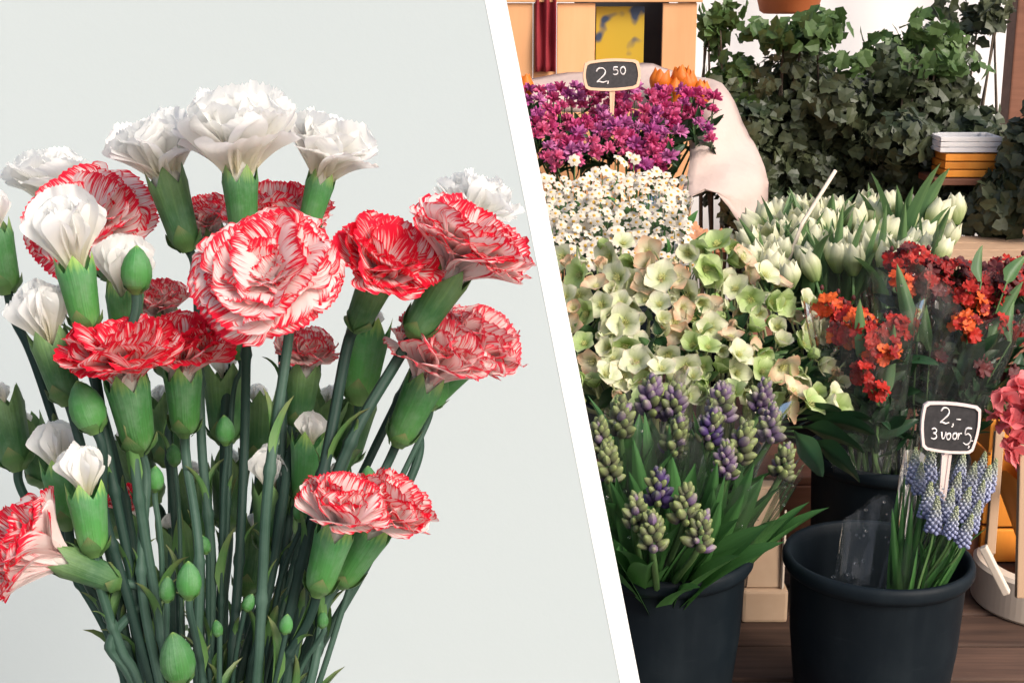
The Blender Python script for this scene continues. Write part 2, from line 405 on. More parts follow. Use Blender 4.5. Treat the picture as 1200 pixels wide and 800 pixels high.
def mat_board():
    m = N('painted_board')
    n1 = m.noise(m.coord(), 2.2, 3); n2 = m.noise(m.coord(), 190, 4, 0.7); n3 = m.noise(m.coord(), 40, 3)
    c = m.mix(n1, (0.43, 0.485, 0.502), (0.46, 0.515, 0.53))
    h = m.math('ADD', n2, m.math('MULTIPLY', n3, 0.8))
    return m.surf(c, 0.75, 0, m.bump(h, 0.13, 0.0007), 0.2)
MAT['board'] = mat_board()
MAT['divider_white'] = mat_plain('white_gloss_divider', (0.86, 0.86, 0.86), (0.88, 0.88, 0.88), 20, 0.5, 0, 0.03)
def mat_yellow():
    m = N('yellow_poster')
    n = m.noise(m.coord(), 14, 1.5, 0.4)
    c = m.mix(m.math('MULTIPLY', m.math('SUBTRACT', n, 0.56), 14.0, clamp=True), (0.46, 0.30, 0.02), (0.03, 0.05, 0.10))
    return m.surf(c, 0.5)
MAT['yellow'] = mat_yellow()
def mat_ground():
    m = N('paving')
    v = m.coord()
    b = m.n('TexBrick', i_Scale=4.0, i_Mortar_Size=0.012); m.l(v, b.inputs[0])
    b.inputs['Color1'].default_value = (0.36, 0.33, 0.30, 1); b.inputs['Color2'].default_value = (0.43, 0.40, 0.37, 1); b.inputs['Mortar'].default_value = (0.2, 0.18, 0.16, 1)
    n = m.noise(v, 30, 5)
    return m.surf(m.mix(m.math('MULTIPLY', n, 0.5), b.outputs[0], (0.34, 0.31, 0.28)), 0.85, 0, m.bump(n, 0.3, 0.004), 0.2)

# ------------------------------------------------------------------ the setting: ground
gm = mesh('ground', [(-150, -60, 0), (150, -60, 0), (150, 240, 0), (-150, 240, 0)], [(0, 1, 2, 3)], [(0, 0)]*4, mat_ground(), False)
add('ground', gm, kind='structure')

# ------------------------------------------------------------------ board in place of the wall behind the carnations
BY = 0.95
def prism(poly, y0, y1):
    n = len(poly)
    V = [(x, y0, z) for x, z in poly] + [(x, y1, z) for x, z in poly]
    F = [tuple(range(n)), tuple(range(2*n-1, n-1, -1))] + [(i, i+n, (i+1) % n + n, (i+1) % n) for i in range(n)]
    return V, F, [(0, 0)]*(2*n)
def edge_x(pa, pb, z, y):
    a, b = at_y(*pa, y), at_y(*pb, y)
    return a.x + (b.x-a.x)*(z-a.z)/(b.z-a.z)
Z0, Z1 = 0.0, 2.1
ia, ib = (568, 0), (727, 800)       # inner edge of the white strip
oa, ob = (593, 0), (750, 800)       # outer edge
bd = thing('backdrop_board', (-0.6, BY, 0), 'tall pale grey board standing in for the wall behind the carnations, edged by the slanting white divider', 'board')
pm_ = mesh('panel', *prism([(-1.5, Z0), (edge_x(ia, ib, Z0, BY), Z0), (edge_x(ia, ib, Z1, BY), Z1), (-1.5, Z1)], BY, BY+0.012), mat=MAT['board'], smooth=False)
add('panel', pm_, bd)
tm_ = mesh('divider_strip', *prism([(edge_x(ia, ib, Z0, BY-.0003), Z0), (edge_x(oa, ob, Z0, BY-.0003), Z0), (edge_x(oa, ob, Z1, BY-.0003), Z1), (edge_x(ia, ib, Z1, BY-.0003), Z1)], BY-0.0003, BY+0.02), mat=MAT['divider_white'], smooth=False)
add('divider_strip', tm_, bd, label='bright white slanting divider between the two scenes, built as the board edge')  # no real moulding: the dividing band between the two scenes, built as an edge
# back batten and foot so that the board stands
add('batten', boxm('batten', (1.2, 0.05, 0.06), MAT['pale_wood']), bd, T(-0.8, BY+0.042, 1.5))
for x in (-1.2, -0.35):
    add('foot', boxm('foot', (0.06, 0.4, 0.03), MAT['pale_wood']), bd, T(x, BY+0.215, 0.0))
    add('brace', boxm('brace', (0.05, 0.02, 1.2), MAT['pale_wood']), bd, T(x, BY+0.3, 0.03, rx=R(9)))

# ------------------------------------------------------------------ carnations
def petal_fn(th0, th1, L, W, ruf, cup, seed, teeth=1.0, hook=0.0):
    r = random.Random(seed)
    ph = [r.uniform(0, 6.28) for _ in range(6)]; fr = [r.uniform(1.0, 1.7), r.uniform(2.0, 3.0), r.uniform(4.5, 6.5)]
    tw = r.uniform(-0.18, 0.18); th1 = th1 + r.uniform(-0.14, 0.14)
    tee = [r.uniform(0.2, 1.0) for _ in range(40)]
    lob = r.uniform(0, 1)
    N_ = 24
    prof = [(0.0, 0.0, th0)]
    x = z = 0
    for k in range(N_):
        t = (k+0.5)/N_
        th = th0 + (th1-th0)*sstep(0.05, 0.62, t) + hook*sstep(0.6, 1.0, t)
        x += math.sin(th)*L/N_; z += math.cos(th)*L/N_
        prof.append((x, z, th))
    def fn(u, v):
        s = u*2-1
        vv = v*(1-0.20*abs(s)**2.2*sstep(0.3, 1, v))
        if v > 0.85:
            q = (u*17) % 1.0
            vv -= (v-0.85)/0.15*0.045*teeth*tee[int(u*17) % 40]*(abs(q-0.5)*2)
            vv -= (v-0.85)/0.15*0.05*lob*math.exp(-(s*3)**2)
        vv = max(0, min(1, vv))
        k = vv*N_; i = min(int(k), N_-1); f = k-i
        X = lerp(prof[i][0], prof[i+1][0], f); Z = lerp(prof[i][1], prof[i+1][1], f); th = lerp(prof[i][2], prof[i+1][2], f)
        w = W*(0.16 + 0.84*sstep(-0.12, 0.78, v))*(1-0.10*sstep(0.85, 1, v))
        a = s*w                                     # fan angle wraps the petal round the axis
        y = a*L*0.5
        amp = ruf*L*(v**1.7)
        off = amp*(0.6*math.sin(fr[0]*s*3+ph[0]) + 0.42*math.sin(fr[1]*s*3+ph[1]) + 0.22*math.sin(fr[2]*s*4+ph[2])*v**3)
        off += 0.5*ruf*L*math.sin(v*6+ph[3])*v*0.5
        off += cup*(s*s)*w*L*0.35 + tw*s*v*L*0.25
        nx, nz = -math.cos(th), math.sin(th)       # towards the flower's axis
        return Vector((X+nx*off, y*(1-0.04*math.sin(7*v+ph[4])), Z+nz*off))
    return fn
_pc = {}
PK = {  # th0, th1, W, ruffle, cup, hook
    'open':  (R(20), R(94), 1.30, 0.060, 0.02, R(10)),
    'wide':  (R(15), R(70), 1.38, 0.070, 0.12, R(10)),
    'mid':   (R(12), R(46), 1.32, 0.075, 0.24, R(12)),
    'inner': (R(8),  R(24), 1.10, 0.080, 0.40, R(4)),
    'tight': (R(6),  R(9),  0.86, 0.04, 0.75, R(-12)),
    'curl':  (R(14), R(-4), 0.88, 0.03, 0.85, R(-35)),
}
def petal_mesh(kind, var, matkey):
    key = (kind, var, matkey)
    if key not in _pc:
        th0, th1, W, ruf, cup, hook = PK[kind]
        fn = petal_fn(th0, th1, 1.0, W, ruf, cup, hash_i(kind)*31+var, 0.5 if kind in ('tight', 'curl') else 1.0, hook)
        _pc[key] = mesh('petal', *grid(fn, 34, 13), mat=MAT[matkey])
    return _pc[key]
def hash_i(s): return sum((i+1)*ord(c) for i, c in enumerate(s)) % 1000
HEADS = {
    'full': [('open', 7, 1.0), ('open', 4, 0.92), ('wide', 7, 0.90), ('mid', 6, 0.80), ('mid', 5, 0.62), ('inner', 5, 0.52), ('inner', 3, 0.36)],
    'fan':  [('wide', 7, 1.0), ('wide', 3, 0.92), ('mid', 6, 1.0), ('mid', 4, 0.86), ('inner', 5, 0.90), ('inner', 3, 0.72)],
    'side': [('wide', 4, 0.95), ('mid', 6, 1.0), ('mid', 4, 0.92), ('inner', 6, 1.0), ('inner', 4, 0.88), ('tight', 3, 0.78)],
    'loose': [('wide', 2, 0.9), ('mid', 6, 1.0), ('inner', 6, 1.08), ('inner', 5, 0.95), ('tight', 4, 0.95)],
    'cup':  [('inner', 3, 0.92), ('tight', 6, 1.0), ('curl', 5, 0.92), ('curl', 3, 0.72)],
    'bud':  [('tight', 5, 0.92), ('curl', 4, 1.0), ('curl', 3, 0.8)],
}
def calyx_mesh(var, mat):
    r = random.Random(100+var)
    ph = r.uniform(0, 6.28)
    prof = [(0.10, 0.0), (0.17, 0.025), (0.235, 0.09), (0.265, 0.20), (0.285, 0.38), (0.305, 0.56), (0.325, 0.72), (0.345, 0.84)]
    n = 30
    V, UV, F = [], [], []
    rows = len(prof)+3
    for j in range(rows):
        for i in range(n+1):
            a = 2*math.pi*i/n
            tooth = 1-abs(((i/n*5) % 1.0)-0.5)*2
            if j < len(prof): rr, z = prof[j]; rib = 1+0.012*math.cos(a*10+ph)
            else:
                k = (j-len(prof)+1)/3
                rr = 0.345-0.02*k+0.015*k*k*tooth; z = 0.84+0.25*k*tooth; rib = 1
            V.append((rr*rib*math.cos(a), rr*rib*math.sin(a), z)); UV.append((i/n, z/1.06))
    w = n+1
    for j in range(rows-1):
        for i in range(n):
            a = j*w+i; F.append((a, a+1, a+1+w, a+w))
    F.append(tuple(range(n-1, -1, -1)))
    return mesh('calyx', V, F, UV, mat)
def bract_mesh():
    def fn(u, v):
        s = u*2-1
        w = 0.9*(1-v**1.6)*(0.75+0.25*math.sin(v*3)) + 0.02
        rr = 0.14+0.155*sstep(0, 0.5, v)+0.03*v*v
        a = s*w
        return Vector((rr*math.cos(a), rr*math.sin(a), -0.04+0.40*v))
    return mesh('bract', *grid(fn, 8, 6), mat=MAT['bract'])
CAL = [calyx_mesh(k, MAT['calyx']) for k in range(3)]
CALD = [calyx_mesh(k+3, MAT['calyx_dark']) for k in range(2)]
BRACT = bract_mesh()
PBASE = mesh('petal_base', *lathe([(.96, -.6), (1.0, .0), (1.0, .5), (.9, .75), (.6, .95), (.01, 1.0)], 20), mat=MAT['white'])
def leaf_blade(L, W, bend, fold, mat, nm='leaf', nu=4, nv=10, pointed=1.0, tw=0.0, base=0.25, wav=0.0, seed=0):
    """blade along +Z, bending towards +X"""
    r = random.Random(seed); p0 = r.uniform(0, 6)
    pts = []; x = z = 0
    for k in range(nv+1):
        th = bend*(k/nv)**1.3
        pts.append((x, z, th)); x += math.sin(th)*L/nv; z += math.cos(th)*L/nv
    def fn(u, v):
        s = u*2-1; X, Z, th = pts[int(round(v*nv))]
        w = W*0.5*(base+(1-base)*sstep(0, 0.35, v))*(1-v**(2.2/pointed))**0.8 + 0.0003
        off = fold*abs(s)*w + wav*W*math.sin(9*v+p0)*s
        a = tw*v
        return Vector((X-math.cos(th)*off + math.sin(a)*s*w*0.6, s*w*math.cos(a), Z+math.sin(th)*off))
    return mesh(nm, *grid(fn, nu, nv), mat=mat)
SPUR = [leaf_blade(1.0, 0.20, R(35+20*k), 0.9, MAT['bract'], nu=4, nv=7, seed=k) for k in range(3)]
def closed_bud_mesh():
    prof = [(0.02, 0.0), (0.16, 0.03), (0.28, 0.16), (0.335, 0.34), (0.33, 0.52), (0.27, 0.72), (0.15, 0.90), (0.05, 0.99), (0.005, 1.02)]
    V, F, UV = lathe(prof, 24)
    V2 = []
    for (x, y, z) in V:
        a = math.atan2(y, x); g = 1-0.05*max(0, math.cos(a*5+z*1.2))**8*sstep(.2, .6, z)
        V2.append((x*g, y*g, z))
    return mesh('bud', V2, F, UV, MAT['calyx'])
BUD = closed_bud_mesh()

def stem_path(root, name, pts, rad, nodes, mat=None):
    cp = catmull(pts, 9)
    def rr(t):
        r = rad
        for tn in nodes: r += rad*0.34*math.exp(-((t-tn)/0.0065)**2)
        return r
    # resample for the nodes
    n = 150
    seg = [0]
    for a, b in zip(cp, cp[1:]): seg.append(seg[-1]+(b-a).length)
    tot = seg[-1]; out = []; j = 0
    for k in range(n+1):
        s = tot*k/n
        while j < len(seg)-2 and seg[j+1] < s: j += 1
        out.append(cp[j].lerp(cp[j+1], (s-seg[j])/max(1e-9, seg[j+1]-seg[j])))
    st = add('stem', mesh('stem', *tube([p for p in out], rr, 10), mat=mat or MAT['stem']), root)
    for tn in nodes:
        k = int(tn*n); p = out[k]; t = (out[max(0, k-1)]-out[min(n, k+1)]).normalized()
        a0 = rnd.uniform(0, 6.28)
        for q in range(rnd.choice((1, 2, 2))):
            x = frame(p, t, a0+q*math.pi)
            off = x.to_3x3() @ Vector((rad*0.9, 0, 0))
            sc = rnd.uniform(0.009, 0.034)
            add('leaf', rnd.choice(SPUR), st, Matrix.Translation(off) @ x @ Matrix.Scale(sc, 4))
    return out
VASE_PX, VASE_D = (258, 985), 0.575
def bottom_pts(bx, d):
    """where a stem leaves the frame and where it stands in the vase"""
    db = lerp(0.575, d, 0.45)
    a = P(bx, 805, db)
    vx = 258+(bx-258)*0.42
    b = P(vx, 985, lerp(0.575, db, 0.5)); c = P(258+(bx-258)*0.25, 1160, lerp(0.575, db, 0.35))
    return [a, b, c]
def carnation(kind, matkey, px, py, d, ax, rpx, cal, way, bx, label, dark=False, stem_r=0.00195, group='carnations in the bouquet'):
    base = P(px, py, d); axis = D(*ax); sc = d/FPX
    L = rpx*sc*(1.08 if kind in ('full', 'fan', 'side', 'loose') else 1.0)
    cl = cal*sc
    foot = base-axis*cl*0.90
    bot = bottom_pts(bx, d)
    root = thing('carnation', bot[-1], label, 'flower', group)
    # petals
    org = base - axis*cl*0.06
    k = 0
    for (pk, n, f) in HEADS[kind]:
        a0 = rnd.uniform(0, 6.28)
        for i in range(n):
            roll = a0+2*math.pi*i/n+rnd.uniform(-0.22, 0.22)
            s = L*f*rnd.uniform(0.9, 1.08)
            tilt = axis + Vector((rnd.gauss(0, .045), rnd.gauss(0, .045), rnd.gauss(0, .045)))
            add('petal', petal_mesh(pk, rnd.randrange(5), matkey), root, frame(org, tilt, roll, s)); k += 1
    cw = (0.74 if kind in ('full', 'fan', 'side', 'loose') else 0.80)
    w = max(cl*cw, 0.019*cw)
    M = frame(foot, axis, rnd.uniform(0, 6), (w, w, cl))
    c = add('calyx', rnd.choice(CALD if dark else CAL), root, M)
    if kind in ('full', 'fan', 'side', 'loose'): add('petal_base', PBASE, root, frame(base-axis*cl*.12, axis, 0, (w*.255, w*.255, L*.30)))
    for q in range(4):
        add('bract', BRACT, c, frame(foot, axis, q*math.pi/2+rnd.uniform(-.2, .2), (w, w, cl*(0.9 if q % 2 else 0.7))))
    fpy = py+ax[1]*cal*1.2+40
    way = [(w_[0]+rnd.uniform(-4, 4), *w_[1:]) for w_ in way if w_[1] > fpy]
    if 805-fpy < 30: bot = bot[1:]
    pts = [foot+axis*cl*0.06, foot-axis*cl*0.42] + [P(x, y, lerp(d, lerp(0.575, d, 0.45), min(1, (y-py)/(805.0-py)))+(dd[0] if dd else 0)) for (x, y, *dd) in way] + bot
    stem_path(root, 'stem', pts, stem_r, [t for t in (rnd.uniform(.16, .26), rnd.uniform(.36, .48), rnd.uniform(.55, .66))])
    return root
def bud(px, py, d, ax, length, way, bx, label, stem_r=0.0019):
    sc = d/FPX; base = P(px, py, d); axis = D(*ax); cl = length*sc
    bot = bottom_pts(bx, d)
    root = thing('carnation_bud', bot[-1], label, 'flower bud', 'closed carnation buds')
    M = frame(base, axis, rnd.uniform(0, 6), cl)
    b = add('bud', BUD, root, M)
    for q in range(4):
        add('bract', BRACT, b, frame(base-axis*cl*0.01, axis, q*math.pi/2, (cl*.92, cl*.92, cl*(0.95 if q % 2 else 0.75))))
    pts = [base+axis*cl*0.05, base-axis*cl*0.4] + [P(x, y, lerp(d, lerp(0.575, d, 0.45), min(1, max(0, (y-py)/(805.0-py+1e-6))))) for (x, y) in way] + bot
    if py > 740: pts = [base+axis*cl*0.05, base-axis*cl*0.4] + bot[1:]
    stem_path(root, 'stem', pts, stem_r, [rnd.uniform(.2, .3), rnd.uniform(.45, .6)])

C = carnation
C('full', 'striped', 321, 334, .540, (-.04, .50, .86), 101, 78, [(318, 560), (311, 690)], 300, 'largest red and white striped carnation, wide open, its face turned outward', stem_r=.0021)
C('full', 'striped', 112, 275, .605, (-.05, .62, .78), 86, 82, [(140, 420), (165, 600)], 175, 'wide open striped carnation behind the white half-open cup bloom')
C('fan', 'striped_heavy', 148, 446, .545, (-.06, .90, .42), 84, 104, [(155, 590), (163, 680)], 188, 'deep red striped carnation with a long bright green calyx, beside its smaller twin')
C('side', 'striped_heavy', 214, 436, .560, (.06, .90, .42), 74, 90, [(228, 560), (236, 650)], 232, 'smaller deep red striped carnation tucked against its deep red twin')
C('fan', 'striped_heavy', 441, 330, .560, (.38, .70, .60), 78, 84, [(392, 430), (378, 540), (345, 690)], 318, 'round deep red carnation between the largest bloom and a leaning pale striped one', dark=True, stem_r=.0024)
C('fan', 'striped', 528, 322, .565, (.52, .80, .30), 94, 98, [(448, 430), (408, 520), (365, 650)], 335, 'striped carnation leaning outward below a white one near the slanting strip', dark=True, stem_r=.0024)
C('side', 'striped_pale', 498, 448, .590, (.42, .88, .25), 82, 92, [(452, 530), (405, 640)], 345, 'pale blurred pink striped carnation above a green calyx, leaning towards the slanting strip')
C('side', 'striped_pale', 540, 430, .615, (.62, .70, .35), 74, 66, [(490, 540), (430, 660)], 352, 'pale striped carnation half hidden behind another pale one')
C('side', 'striped', 393, 622, .548, (.30, .92, .28), 72, 92, [(338, 705)], 322, 'low striped carnation with a fat green calyx in front of the stems')
C('side', 'striped', 438, 620, .568, (.52, .82, .28), 72, 92, [(385, 700)], 362, 'low striped carnation leaning out behind the one with the fat calyx')
C('side', 'striped', 74, 655, .548, (-.84, .44, .35), 86, 82, [(130, 752)], 158, 'low striped carnation lying over sideways at the edge of the bouquet', dark=True)
C('fan', 'striped', 326, 285, .605, (.02, .93, .32), 78, 70, [(330, 470), (320, 640)], 290, 'striped carnation peeping over the top of the largest bloom', dark=True)
C('side', 'striped', 248, 275, .612, (-.25, .9, .35), 48, 70, [(262, 470), (262, 640)], 255, 'small striped carnation wedged under the white blooms', dark=True)
C('side', 'striped_pale', 356, 432, .600, (.15, .93, .30), 50, 82, [(345, 560), (330, 680)], 305, 'striped carnation peeping out under the largest bloom', dark=True)
C('side', 'striped_pale', 190, 372, .615, (-.05, .93, .30), 48, 80, [(200, 520), (210, 660)], 215, 'pale pink carnation in shade behind the white cup and the green bud', dark=True)
C('side', 'striped_heavy', 150, 600, .635, (-.1, .93, .30), 34, 60, [(165, 690)], 195, 'small red carnation deep among the stems', dark=True)
C('loose', 'white', 281, 207, .560, (-.03, .97, .20), 98, 84, [(284, 330, .03), (286, 480, .03), (284, 640, .02)], 270, 'tallest white carnation, fully open, above the largest striped bloom')
C('loose', 'white', 196, 212, .582, (-.25, .95, .15), 78, 92, [(222, 340), (240, 520), (248, 660)], 245, 'white open carnation beside the tallest one, on a dark calyx', dark=True)
C('loose', 'white', 376, 212, .578, (.28, .95, .12), 74, 68, [(352, 330, .03), (345, 480, .03), (322, 640)], 292, 'open white carnation leaning away from the tallest one')
C('cup', 'white', 88, 312, .548, (-.12, .96, .22), 96, 84, [(105, 430), (130, 560), (160, 690)], 172, 'plump white half-open carnation in front of a wide striped one')
C('cup', 'white', 146, 342, .566, (.02, .97, .18), 72, 80, [(150, 460, .03), (170, 600)], 190, 'creamy white half-open carnation behind a closed green bud')
C('cup', 'white', 58, 398, .556, (-.22, .95, .20), 78, 86, [(92, 520, .01), (130, 660)], 160, 'white half-open carnation over a broad dark calyx at the bouquet edge', dark=True)
C('loose', 'white', 62, 240, .640, (-.15, .96, .10), 64, 66, [(105, 420), (150, 600)], 178, 'faint white carnation at the back, behind the wide striped one')
C('cup', 'white', -8, 272, .590, (-.2, .95, .1), 58, 80, [(40, 430), (100, 620)], 162, 'white carnation at the very edge of the bouquet')
C('loose', 'white', 545, 275, .640, (.28, .95, .05), 68, 66, [(500, 390), (430, 540), (370, 680)], 338, 'faint white carnation behind the leaning striped one')
C('bud', 'white', 101, 576, .546, (-.08, .98, .18), 66, 84, [(122, 690), (140, 760)], 165, 'white carnation bud just opening above a stout green calyx')
C('bud', 'white', 70, 548, .575, (-.10, .98, .15), 62, 80, [(110, 690)], 172, 'white opening bud behind the stout one')
C('bud', 'white', 318, 572, .600, (.05, .98, .15), 58, 84, [(312, 690)], 278, 'white opening bud behind the straight front stem', dark=True)
C('bud', 'white', 364, 516, .590, (.10, .97, .15), 42, 84, [(345, 640)], 308, 'small pointed white bud among the stems right under the striped blooms')
C('bud', 'white', 432, 386, .605, (.15, .97, .10), 34, 96, [(400, 530), (365, 660)], 326, 'white bud barely showing on a long pale calyx under the round deep red bloom')
C('bud', 'white', 2, 470, .600, (-.2, .95, .1), 30, 90, [(62, 600), (115, 720)], 150, 'bud with a dark calyx standing out at the edge of the bouquet', dark=True)
C('bud', 'white', 262, 438, .610, (.0, .98, .15), 30, 90, [(262, 600)], 262, 'bud with a dark calyx deep inside the bouquet', dark=True)
C('bud', 'white', 30, 500, .620, (-.3, .93, .1), 24, 80, [(80, 620), (130, 740)], 156, 'dark narrow bud behind the edge stems', dark=True)
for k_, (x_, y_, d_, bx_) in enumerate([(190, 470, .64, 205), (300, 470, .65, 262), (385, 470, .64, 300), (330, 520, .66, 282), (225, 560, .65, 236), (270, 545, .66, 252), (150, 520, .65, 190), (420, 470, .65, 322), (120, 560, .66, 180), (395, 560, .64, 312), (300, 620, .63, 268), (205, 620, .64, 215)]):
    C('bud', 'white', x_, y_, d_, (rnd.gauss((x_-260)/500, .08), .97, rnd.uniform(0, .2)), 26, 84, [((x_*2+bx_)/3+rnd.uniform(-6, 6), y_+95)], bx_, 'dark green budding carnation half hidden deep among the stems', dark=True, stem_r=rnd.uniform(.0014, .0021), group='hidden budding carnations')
bud(112, 505, .545, (-.30, .94, .15), 62, [(122, 600), (150, 700)], 178, 'plump closed green bud beside the long bright calyx')
bud(212, 800, .535, (-.12, .98, .15), 62, [], 222, 'low closed green bud at the foot of the stems')
bud(160, 342, .548, (.05, .98, .18), 54, [(150, 420, ), (160, 560), (180, 690)], 200, 'closed green bud in front of the creamy white cup', .0021)
bud(222, 700, .540, (.0, .98, .15), 44, [(232, 760)], 238, 'slim closed bud standing free before the stems', .0015)
bud(196, 704, .542, (.05, .98, .15), 30, [(196, 760)], 205, 'tiny closed bud on a thread-thin stem', .0011)
for k_, (x_, y_, d_, l_, bx_) in enumerate([(265, 520, .58, 34, 258), (352, 610, .575, 26, 306), (242, 648, .57, 22, 246), (182, 575, .575, 30, 196), (432, 575, .60, 30, 352), (288, 715, .555, 22, 272), (334, 742, .55, 24, 316), (150, 700, .56, 20, 170), (378, 735, .565, 20, 344), (256, 745, .55, 20, 252), (280, 420, .60, 34, 262), (205, 545, .59, 26, 216)]):
    bud(x_, y_, d_, (rnd.gauss(0, .12), .97, .15), l_, [((x_+bx_)/2, y_+70)] if y_ < 680 else [], bx_, 'little closed green bud on a thin side shoot among the stems', rnd.uniform(.0009, .0013))
bud(505, 478, .600, (.25, .95, .15), 48, [(470, 560), (420, 660)], 372, 'closed green bud under the pale striped pair', .0013)
# vase and stand (below the frame)
vp = P(*VASE_PX, VASE_D)
VZ = vp.z-0.20
prof = [(0.0, 0.004), (0.052, 0.0), (0.058, 0.006), (0.066, 0.06), (0.060, 0.12), (0.050, 0.17), (0.052, 0.196), (0.054, 0.2), (0.050, 0.2), (0.047, 0.17), (0.056, 0.12), (0.060, 0.06), (0.05, 0.012), (0.0, 0.010)]
vz = add('vase', mesh('vase', *lathe(prof, 40), mat=MAT['ceramic']), None, Matrix.Translation((vp.x, vp.y, VZ)), label='white ceramic vase holding the carnations', category='vase')
ps = thing('plant_stand', (vp.x, vp.y, 0), 'round white stand under the carnation vase', 'stand')
add('top', mesh('top', *lathe([(0.0, VZ-.022), (.145, VZ-.022), (.15, VZ-.018), (.15, VZ-.004), (.147, VZ-.001), (0, VZ-.001)], 48), mat=MAT['ceramic']), ps, Matrix.Translation((vp.x, vp.y, 0)))
for k in range(3):
    a = k*2.094+.5
    p0 = Vector((vp.x+.09*math.cos(a), vp.y+.09*math.sin(a), VZ-.021)); p1 = Vector((vp.x+.17*math.cos(a), vp.y+.17*math.sin(a), 0))
    add('leg', mesh('leg', *tube([p0, p0.lerp(p1, .5), p1], .012, 12), mat=MAT['pale_wood']), ps)

# ------------------------------------------------------------------ flower stall: stand, riser, buckets
FZ = 0.45       # top of the plank stand
stand = thing('plank_stand', (0.7, 2.6, 0), 'low weathered plank platform that the black buckets stand on', 'platform')
PL = [boxm('plank', (2.2, 0.115, 0.022), MAT['plank'], .004) for _ in range(1)][0]
y = 1.80
k = 0
while y < 4.3:
    add('plank', PL, stand, T(0.78+rnd.uniform(-.03, .03), y, FZ-.022, rnd.uniform(-.003, .003)))
    y += 0.125
for x in (-0.2, 0.78, 1.75):
    add('bearer', boxm('bearer', (0.06, 2.55, 0.08), MAT['plank']), stand, T(x, 3.03, FZ-.103))
    for yy in (1.85, 3.0, 4.2):
        add('leg', boxm('leg', (0.07, 0.07, FZ-.104), MAT['plank']), stand, T(x, yy, 0))
RZ = 0.62
riser = thing('riser_box', (0.8, 3.3, FZ), 'red-brown wooden riser box behind the front buckets', 'riser')
add('front_board', boxm('front_board', (1.9, 0.018, RZ-FZ-.019), MAT['riser']), riser, T(0.80, 2.63, FZ+.001))
for x in (-.14, .8, 1.74):
    add('side_board', boxm('side_board', (0.018, 1.4, RZ-FZ-.019), MAT['riser']), riser, T(x, 3.345, FZ+.001))
for k in range(10):
    add('top_board', boxm('top_board', (1.94, 0.138, 0.016), MAT['riser'], .003), riser, T(.80, 2.695+k*.143, RZ-.016))

def bucket_mesh(r, h):
    b = r*0.80
    prof = [(0.0, 0.006), (b-.012, 0.004), (b-.004, 0.0), (b, 0.006), (lerp(b, r, .5), h*.5), (r-.009, h-.030), (r-.008, h-.028), (r-.002, h-.026), (r+.0025, h-.018),
            (r+.003, h-.008), (r, h-.001), (r-.005, h), (r-.009, h-.004), (r-.012, h-.02), (lerp(b, r, .5)-.004, h*.5), (b-.006, .014), (0.0, .012)]
    return mesh('bucket', *lathe(prof, 64), mat=MAT['bucket'])
BK = {}
def bucket(c, zb, h, r, label):
    key = (round(r, 3), round(h, 3))
    if key not in BK: BK[key] = bucket_mesh(r, h)
    o = add('bucket', BK[key], None, T(c.x, c.y, zb), label=label, category='bucket', group='black flower buckets')
    return Vector((c.x, c.y, zb+h))
def at_rim(px, py, z): return at_z(px, py, z)
A = bucket(at_z(774, 640, FZ+.27), FZ+.001, .27, .14, 'black plastic bucket of wrapped hyacinths')
B = bucket(at_z(1029, 648, FZ+.27), FZ+.001, .27, .14, 'half-empty black plastic bucket with the grape hyacinths')
Cc = bucket(at_z(1040, 527, FZ+.31), FZ+.001, .31, .14, 'black bucket holding the red and orange wallflowers')
Dd = bucket(at_z(800, 520, FZ+.31), FZ+.001, .31, .14, 'black bucket under the pale green hellebores')
E = bucket(P(990, 400, 2.98)*1.0, RZ+.001, .27, .15, 'black bucket of cream tulips on the riser')
Fb = bucket(P(705, 380, 2.98), RZ+.001, .31, .15, 'black bucket of small daisies on the riser')
G = bucket(P(725, 260, 3.62), RZ+.001, .31, .15, 'black bucket of magenta flowers on the riser')
H = bucket(P(835, 320, 3.30), RZ+.001, .20, .10, 'small black bucket of coral flowers on the riser')

def simple_stem(root, pts, r0, r1, mat, sides=6, n=5, name='stem'):
    cp = catmull(pts, n)
    return add(name, mesh(name, *tube(cp, lambda t: lerp(r0, r1, t), sides), mat=mat), root)
def foot_in(bk, spread=.06, depth=.2):
    a = rnd.uniform(0, 6.28); q = rnd.uniform(0, spread)
    return Vector((bk.x+q*math.cos(a), bk.y+q*math.sin(a), bk.z-depth))
def rim_clamp(bk, p, r=.105, z=None):
    """point above or at the rim on the way to p"""
    v = Vector((p.x-bk.x, p.y-bk.y, 0)); l = v.length
    if l > r: v *= r/l
    return Vector((bk.x+v.x, bk.y+v.y, bk.z+.005))
def up_path(bk, head, axis, spread=.05, depth=.2, pull=.05):
    f = foot_in(bk, spread, depth); m = rim_clamp(bk, head)
    m = f.lerp(m, .9); m.z = bk.z
    return [head, head-axis*pull, m.lerp(head-axis*pull, .35), m, f]

